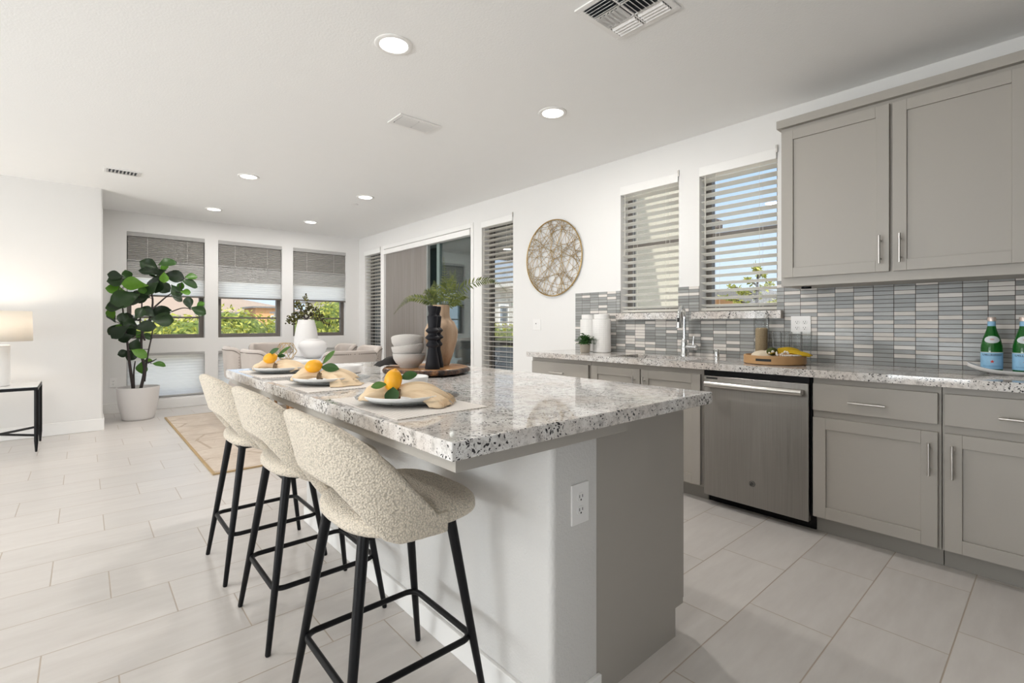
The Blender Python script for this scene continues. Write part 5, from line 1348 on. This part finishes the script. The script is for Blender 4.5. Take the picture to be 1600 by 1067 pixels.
# geometric gold wire ornament
t = thing('geometric_ornament', 'gold wire geometric ornament on the dining table left of the white vases', 'ornament', (1.715, 5.80, ZT))
P = []
for k in range(5):
    a = 2*PI*k/5; P.append(Vector((0.07*math.cos(a), 0.07*math.sin(a), 0.004)))
for k in range(5):
    a = 2*PI*(k+0.5)/5; P.append(Vector((0.115*math.cos(a), 0.115*math.sin(a), 0.09)))
for k in range(5):
    a = 2*PI*k/5; P.append(Vector((0.07*math.cos(a), 0.07*math.sin(a), 0.18)))
m = MB()
for k in range(5):
    n = (k+1) % 5
    for a, b in ((P[k], P[n]), (P[k], P[5+k]), (P[n], P[5+k]), (P[10+k], P[10+n]), (P[10+k], P[5+k]), (P[10+n], P[5+k])): m.cyl(a, b, 0.003, n=6)
m.build('wire_frame', M['gold'], t, world=False)

# ============================================================ fiddle leaf fig
t = thing('fiddle_leaf_fig', 'fiddle leaf fig tree in a white planter beside the back windows', 'plant', (0.5, 7.5, 0))
MB().lathe([(0.145, 0.0), (0.155, 0.004), (0.163, 0.03), (0.195, 0.18), (0.216, 0.385), (0.216, 0.395), (0.207, 0.396), (0.202, 0.36)], 56, (0.5, 7.5, 0)).build('planter', M['whitematte'], t, smooth=0.9)
MB().lathe([(0.203, 0.358), (0.1, 0.368), (0.01, 0.372)], 32, (0.5, 7.5, 0)).build('soil', M['soil'], t)
m = MB()
stems = [[(0.451, 7.5, 0.36), (0.412, 7.48, 0.708), (0.389, 7.46, 0.965), (0.35, 7.45, 1.083)], [(0.459, 7.52, 0.36), (0.459, 7.55, 0.567), (0.474, 7.57, 0.705)],
 [(0.522, 7.5, 0.36), (0.561, 7.5, 0.601), (0.529, 7.48, 0.802), (0.537, 7.5, 1.041), (0.61, 7.5, 1.221), (0.642, 7.5, 1.424), (0.634, 7.48, 1.625), (0.724, 7.45, 1.793)],
 [(0.561, 7.53, 0.45), (0.594, 7.55, 0.759), (0.634, 7.55, 1.0), (0.658, 7.52, 1.201)], [(0.561, 7.46, 0.961), (0.514, 7.44, 1.161), (0.529, 7.43, 1.42), (0.482, 7.42, 1.518)],
 [(0.61, 7.5, 1.201), (0.708, 7.52, 1.273), (0.825, 7.52, 1.315), (0.963, 7.5, 1.37), (1.086, 7.48, 1.341)], [(0.634, 7.5, 1.343), (0.724, 7.5, 1.446), (0.808, 7.52, 1.531), (0.928, 7.55, 1.619)],
 [(0.389, 7.48, 0.965), (0.358, 7.52, 1.279), (0.343, 7.55, 1.376), (0.267, 7.58, 1.471)], [(0.594, 7.55, 0.679), (0.642, 7.55, 0.696), (0.683, 7.52, 0.725)]]
for i, s in enumerate(stems):
    P = smoothpath(s, 6); r0 = 0.018 if i in (0, 2) else 0.012
    if i >= 4: r0 = 0.011
    m.tube(P, [r0*(1-0.6*j/len(P)) for j in range(len(P))], 8)
LV = [(0.61,7.39,1.87,150,.2,0),(0.77,7.34,1.92,20,.18,0),(0.75,7.45,1.86,60,.11,1),(0.68,7.36,1.8,200,.16,0),(0.74,7.32,1.74,-90,.12,1),(0.85,7.45,1.77,-10,.2,0),(1.06,7.64,1.79,10,.13,1),(1.04,7.6,1.7,-20,.18,0),(0.94,7.58,1.64,80,.11,1),(0.97,7.38,1.57,0,.1,1),(0.88,7.5,1.59,-60,.16,0),(0.67,7.4,1.67,-100,.22,0),(0.62,7.36,1.61,230,.18,0),(0.46,7.34,1.64,175,.22,1),(0.53,7.38,1.59,-80,.11,1),(0.4,7.64,1.75,100,.14,0),(0.31,7.61,1.69,185,.18,0),(0.29,7.6,1.75,170,.14,0),(0.27,7.6,1.58,165,.18,1),(0.37,7.37,1.47,200,.26,0),(0.47,7.41,1.47,190,.24,0),(0.27,7.53,1.38,185,.2,0),(0.24,7.57,1.28,110,.12,1),(0.22,7.62,1.24,120,.12,0),(0.25,7.63,1.1,230,.16,0),(0.28,7.33,1.08,220,.2,0),(0.35,7.52,1.11,200,.16,1),(0.43,7.55,1.23,170,.19,0),(0.35,7.49,1.22,90,.14,0),(0.5,7.37,1.29,60,.14,0),(0.43,7.48,1.08,240,.17,0),(0.55,7.33,1.13,10,.19,0),(0.52,7.65,1.03,-60,.12,1),(0.59,7.62,1.01,-20,.12,0),(0.47,7.5,0.91,-110,.16,0),(0.5,7.41,0.81,-30,.16,1),(0.45,7.64,0.79,-120,.15,0),(0.37,7.51,0.81,190,.12,0),(0.55,7.63,0.63,-100,.16,1),(0.6,7.61,0.7,0,.09,1),(0.7,7.49,0.66,-10,.13,1),(0.73,7.45,1.22,-5,.22,0),(0.71,7.52,1.31,20,.22,0),(0.59,7.46,1.31,140,.16,0),(1.0,7.36,1.43,100,.14,0),(1.11,7.41,1.34,-25,.17,0),(1.16,7.6,1.42,40,.1,1),(0.87,7.32,1.49,-30,.12,0),(0.59,7.32,1.79,160,.18,0),(0.74,7.53,1.64,-40,.18,0),(0.32,7.4,1.41,190,.2,0),(0.53,7.5,1.51,-150,.2,0),(0.43,7.47,1.16,150,.16,0),(0.38,7.43,1.0,200,.14,0)]
dk = MB(); bt = MB(); rnd = random.Random(9)
SP = [Vector(p) for s in stems for p in smoothpath(s, 6)]
for (x, y, z, ang, L, b) in LV:
    a = math.radians(ang); L *= 1.17
    d = Vector((math.cos(a), rnd.uniform(-0.35, 0.15), math.sin(a))).normalized()
    n = Vector((rnd.uniform(-.5, .5), -0.8, rnd.uniform(0.1, 0.9)))
    c = Vector((x, y, z)); base = c-d*L*0.5
    lo = min(base.x, base.x+d.x*L)-L*0.36*abs(d.z)
    if lo < 0.175: base.x += 0.175-lo
    blade(bt if b else dk, base, d, n, L, L*0.72, 0.12, 0.25, 0.55, 0.05, nu=9)
    q = min(SP, key=lambda s: (s-base).length)
    m.tube([q, (q+base)/2+Vector((0, 0, -0.01)), base+d*0.02], [0.005, 0.004, 0.003], 5)
m.build('trunk', M['bark'], t, smooth=3.1)
dk.build('foliage', leafmat('dark_fig_leaf', (0.010, 0.022, 0.010), (0.020, 0.05, 0.014), (0.035, 0.10, 0.016), 0.32, 0.12), t, smooth=3.1)
bt.build('bright_foliage', leafmat('bright_fig_leaf', (0.05, 0.15, 0.012), (0.09, 0.26, 0.015), (0.17, 0.38, 0.03), 0.4, 0.3), t, smooth=3.1)
t = thing('power_outlet', 'white power outlet low on the back wall, half hidden behind the fig planter', 'outlet', (0.285, 8.169, 0.40)); outlet_mesh(t, (0.285, 8.17, 0.40), (1, 0, 0), (0, 0, 1), (0, -1, 0))

# ============================================================ side table and lamp
t = thing('side_table', 'black metal side table with glass top by the left wall', 'side table', (-0.59, 6.455, 0))
x0, x1, y0, y1 = -0.865, -0.315, 6.175, 6.735
m = MB()
m.box(x0, x1, y0, y0+0.022, 0.562, 0.588).box(x0, x1, y1-0.022, y1, 0.562, 0.588).box(x0, x0+0.022, y0+0.022, y1-0.022, 0.562, 0.588).box(x1-0.022, x1, y0+0.022, y1-0.022, 0.562, 0.588)
m.build('frame', M['black'], t)
MB().box(x0+0.004, x1-0.004, y0+0.004, y1-0.004, 0.5885, 0.596).build('glass_top', simple('frosted_glass_top', (0.66, 0.66, 0.65), 0.12), t, bevel=0.001)
for x in (x0+0.012, x1-0.012):
    for y in (y0+0.012, y1-0.012):
        MB().tube([(x, y, 0.562), (x, y, 0.10), (x, y, 0.0)], [0.0145, 0.0145, 0.008], 4).build('leg', M['black'], t)
m = MB(); m.tube([(x0+0.012, y0+0.012, 0.15), (x1-0.012, y1-0.012, 0.15)], 0.011, 4).tube([(x1-0.012, y0+0.012, 0.15), (x0+0.012, y1-0.012, 0.15)], 0.011, 4)
m.build('cross_stretcher', M['black'], t)
t = thing('table_lamp', 'table lamp with white column base and lit linen drum shade on the side table', 'lamp', (-0.60, 6.46, 0.5965))
lx, ly = -0.60, 6.46
MB().lathe([(0.083, 0.5965), (0.088, 0.600), (0.088, 0.965), (0.083, 0.972), (0.02, 0.973)], 40, (lx, ly, 0)).build('base', M['white'], t, smooth=0.6)
MB().cyl((lx, ly, 0.97), (lx, ly, 1.12), 0.007, n=10).build('stem', M['nickel'], t)
MB().lathe([(0.238, 1.005), (0.232, 1.283)], 56, (lx, ly, 0), caps=False).build('lamp_shade', M['lampshade'], t, smooth=3.1, solid=0.002)
MB().ball((lx, ly, 1.15), 0.03, 14, 10).build('bulb', m_emit('warm_bulb', (1.0, 0.84, 0.66), 10.0), t, smooth=3.1)
d = bpy.data.lights.new('lamp_light', 'POINT'); d.energy = 7.0; d.color = (1.0, 0.86, 0.70); d.shadow_soft_size = 0.05
o = bpy.data.objects.new('lamp_light', d); COL.objects.link(o); o.location = (lx, ly, 1.20)

# ============================================================ ceiling fixtures
dl = None
spots = [(1.232, 2.345, 'recessed ceiling light over the island, nearest and largest'), (2.466, 2.365, 'recessed ceiling light over the aisle before the sink windows'),
         (1.24, 5.41, 'recessed ceiling light over the near left part of the dining table'), (2.468, 5.39, 'recessed ceiling light over the near right part of the dining table'),
         (1.26, 7.25, 'recessed ceiling light at the far left, before the back windows'), (2.475, 7.24, 'recessed ceiling light at the far right, before the back windows'),
                  (-1.4, 0.6, 'recessed ceiling light to the left of the viewer, near'), (-1.4, 3.6, 'recessed ceiling light over the open floor left of the island'), (-3.8, 0.6, 'recessed ceiling light in the far left part, near'), (-3.8, 3.6, 'recessed ceiling light in the far left part, deep')]
for (x, y, lab) in spots:
    if dl is None:
        dl = c = thing('recessed_light', lab, 'ceiling light', (x, y, ZC), group='recessed ceiling lights')
        MB().lathe([(0.099, -0.0005), (0.099, -0.004), (0.092, -0.008), (0.075, -0.006), (0.072, -0.002)], 48, caps=False).build('trim_ring', M['trim'], c, world=False, smooth=0.8)
        MB().lathe([(0.073, -0.0035), (0.01, -0.006)], 40).build('lens', M['lens'], c, world=False)
    else: c = copy_tree(dl); c.location = (x, y, ZC); c['label'] = lab
    l = bpy.data.lights.new('downlight', 'AREA'); l.shape = 'DISK'; l.size = 0.14; l.energy = 15.0 if (x > 2 and y < 3) else 10.0; l.color = (1.0, 0.965, 0.92)
    o = bpy.data.objects.new('downlight', l); COL.objects.link(o); o.location = (x, y, ZC-0.012)

def vent(label, x0, x1, y0, y1, style):
    cx_, cy_ = (x0+x1)/2, (y0+y1)/2
    t = thing('ceiling_vent', label, 'vent', (cx_, cy_, ZC), group='ceiling air vents')
    m = MB(); f = 0.03 if style != 2 else 0.022; z0, z1 = ZC-0.009, ZC-0.0005
    m.box(x0, x0+f, y0, y1, z0, z1).box(x1-f, x1, y0, y1, z0, z1).box(x0+f, x1-f, y0, y0+f, z0, z1).box(x0+f, x1-f, y1-f, y1, z0, z1)
    m.build('frame', M['plastic'], t, bevel=0.003)
    MB().box(x0+f*0.8, x1-f*0.8, y0+f*0.8, y1-f*0.8, ZC-0.002, ZC-0.0006).build('duct_shade', M['ventdark'], t)  # flat dark sheet painted as the shade behind the louvres
    m = MB()
    def sl(c, along, tilt_dir, h, w=0.013):
        along = Vector(along).normalized(); td = Vector(tilt_dir).normalized()
        u = (td*0.72+Vector((0, 0, -0.69))).normalized(); m.obox((c[0], c[1], ZC-0.009), along, u, along.cross(u), h, w, 0.0008)
    if style == 0:
        # four-way register
        for k in range(4):
            e = 0.012+k*0.021
            for yy in (cy_-0.075, cy_+0.075):
                sl((x0+f+e, yy, 0), (0, 1, 0), (-1, 0, 0), 0.066, 0.011); sl((x1-f-e, yy, 0), (0, 1, 0), (1, 0, 0), 0.066, 0.0085)
        for k in range(6):
            e = 0.010+k*0.0225
            sl((cx_, y1-f-e, 0), (1, 0, 0), (0, 1, 0), 0.050, 0.009); sl((cx_, y0+f+e, 0), (1, 0, 0), (0, -1, 0), 0.050, 0.012)
        m.box(x0+f, x1-f, cy_-0.004, cy_+0.004, z0, ZC-0.003); m.box(cx_-0.058, cx_-0.053, y0+f, y1-f, z0, ZC-0.003).box(cx_+0.053, cx_+0.058, y0+f, y1-f, z0, ZC-0.003)
    elif style == 1:
        n = int((y1-y0-2*f)/0.016)
        for k in range(n):
            y = y0+f+0.008+k*0.016
            sl(((x0+cx_+f)/2, y, 0), (1, 0, 0), (0, 1, 0), (cx_-x0-f)/2-0.004, 0.010); sl(((x1+cx_-f)/2, y, 0), (1, 0, 0), (0, 1, 0), (x1-cx_-f)/2-0.004, 0.010)
    else:
        n = int((x1-x0-2*f)/0.028)
        for k in range(n+1): sl((x0+f+0.008+k*0.028, cy_, 0), (0, 1, 0), (-1, 0, 0), (y1-y0)/2-f, 0.010)
    m.build('louvres', M['plastic'], t)
vent('large square white air register at the top edge of the ceiling', 1.735, 2.09, 1.175, 1.525, 0)
vent('small white slotted air vent in the ceiling above the island', 1.665, 2.0, 3.07, 3.27, 1)
vent('small white air vent in the ceiling by the left wall corner', 0.14, 0.42, 5.96, 6.14, 2)
t = thing('smoke_detector', 'small white smoke detector cover by the right-hand dining ceiling light', 'smoke detector', (2.517, 5.80, ZC))
MB().lathe([(0.042, -0.0005), (0.042, -0.004), (0.038, -0.007), (0.005, -0.008)], 32).build('cover', M['plastic'], t, world=False, smooth=0.7)
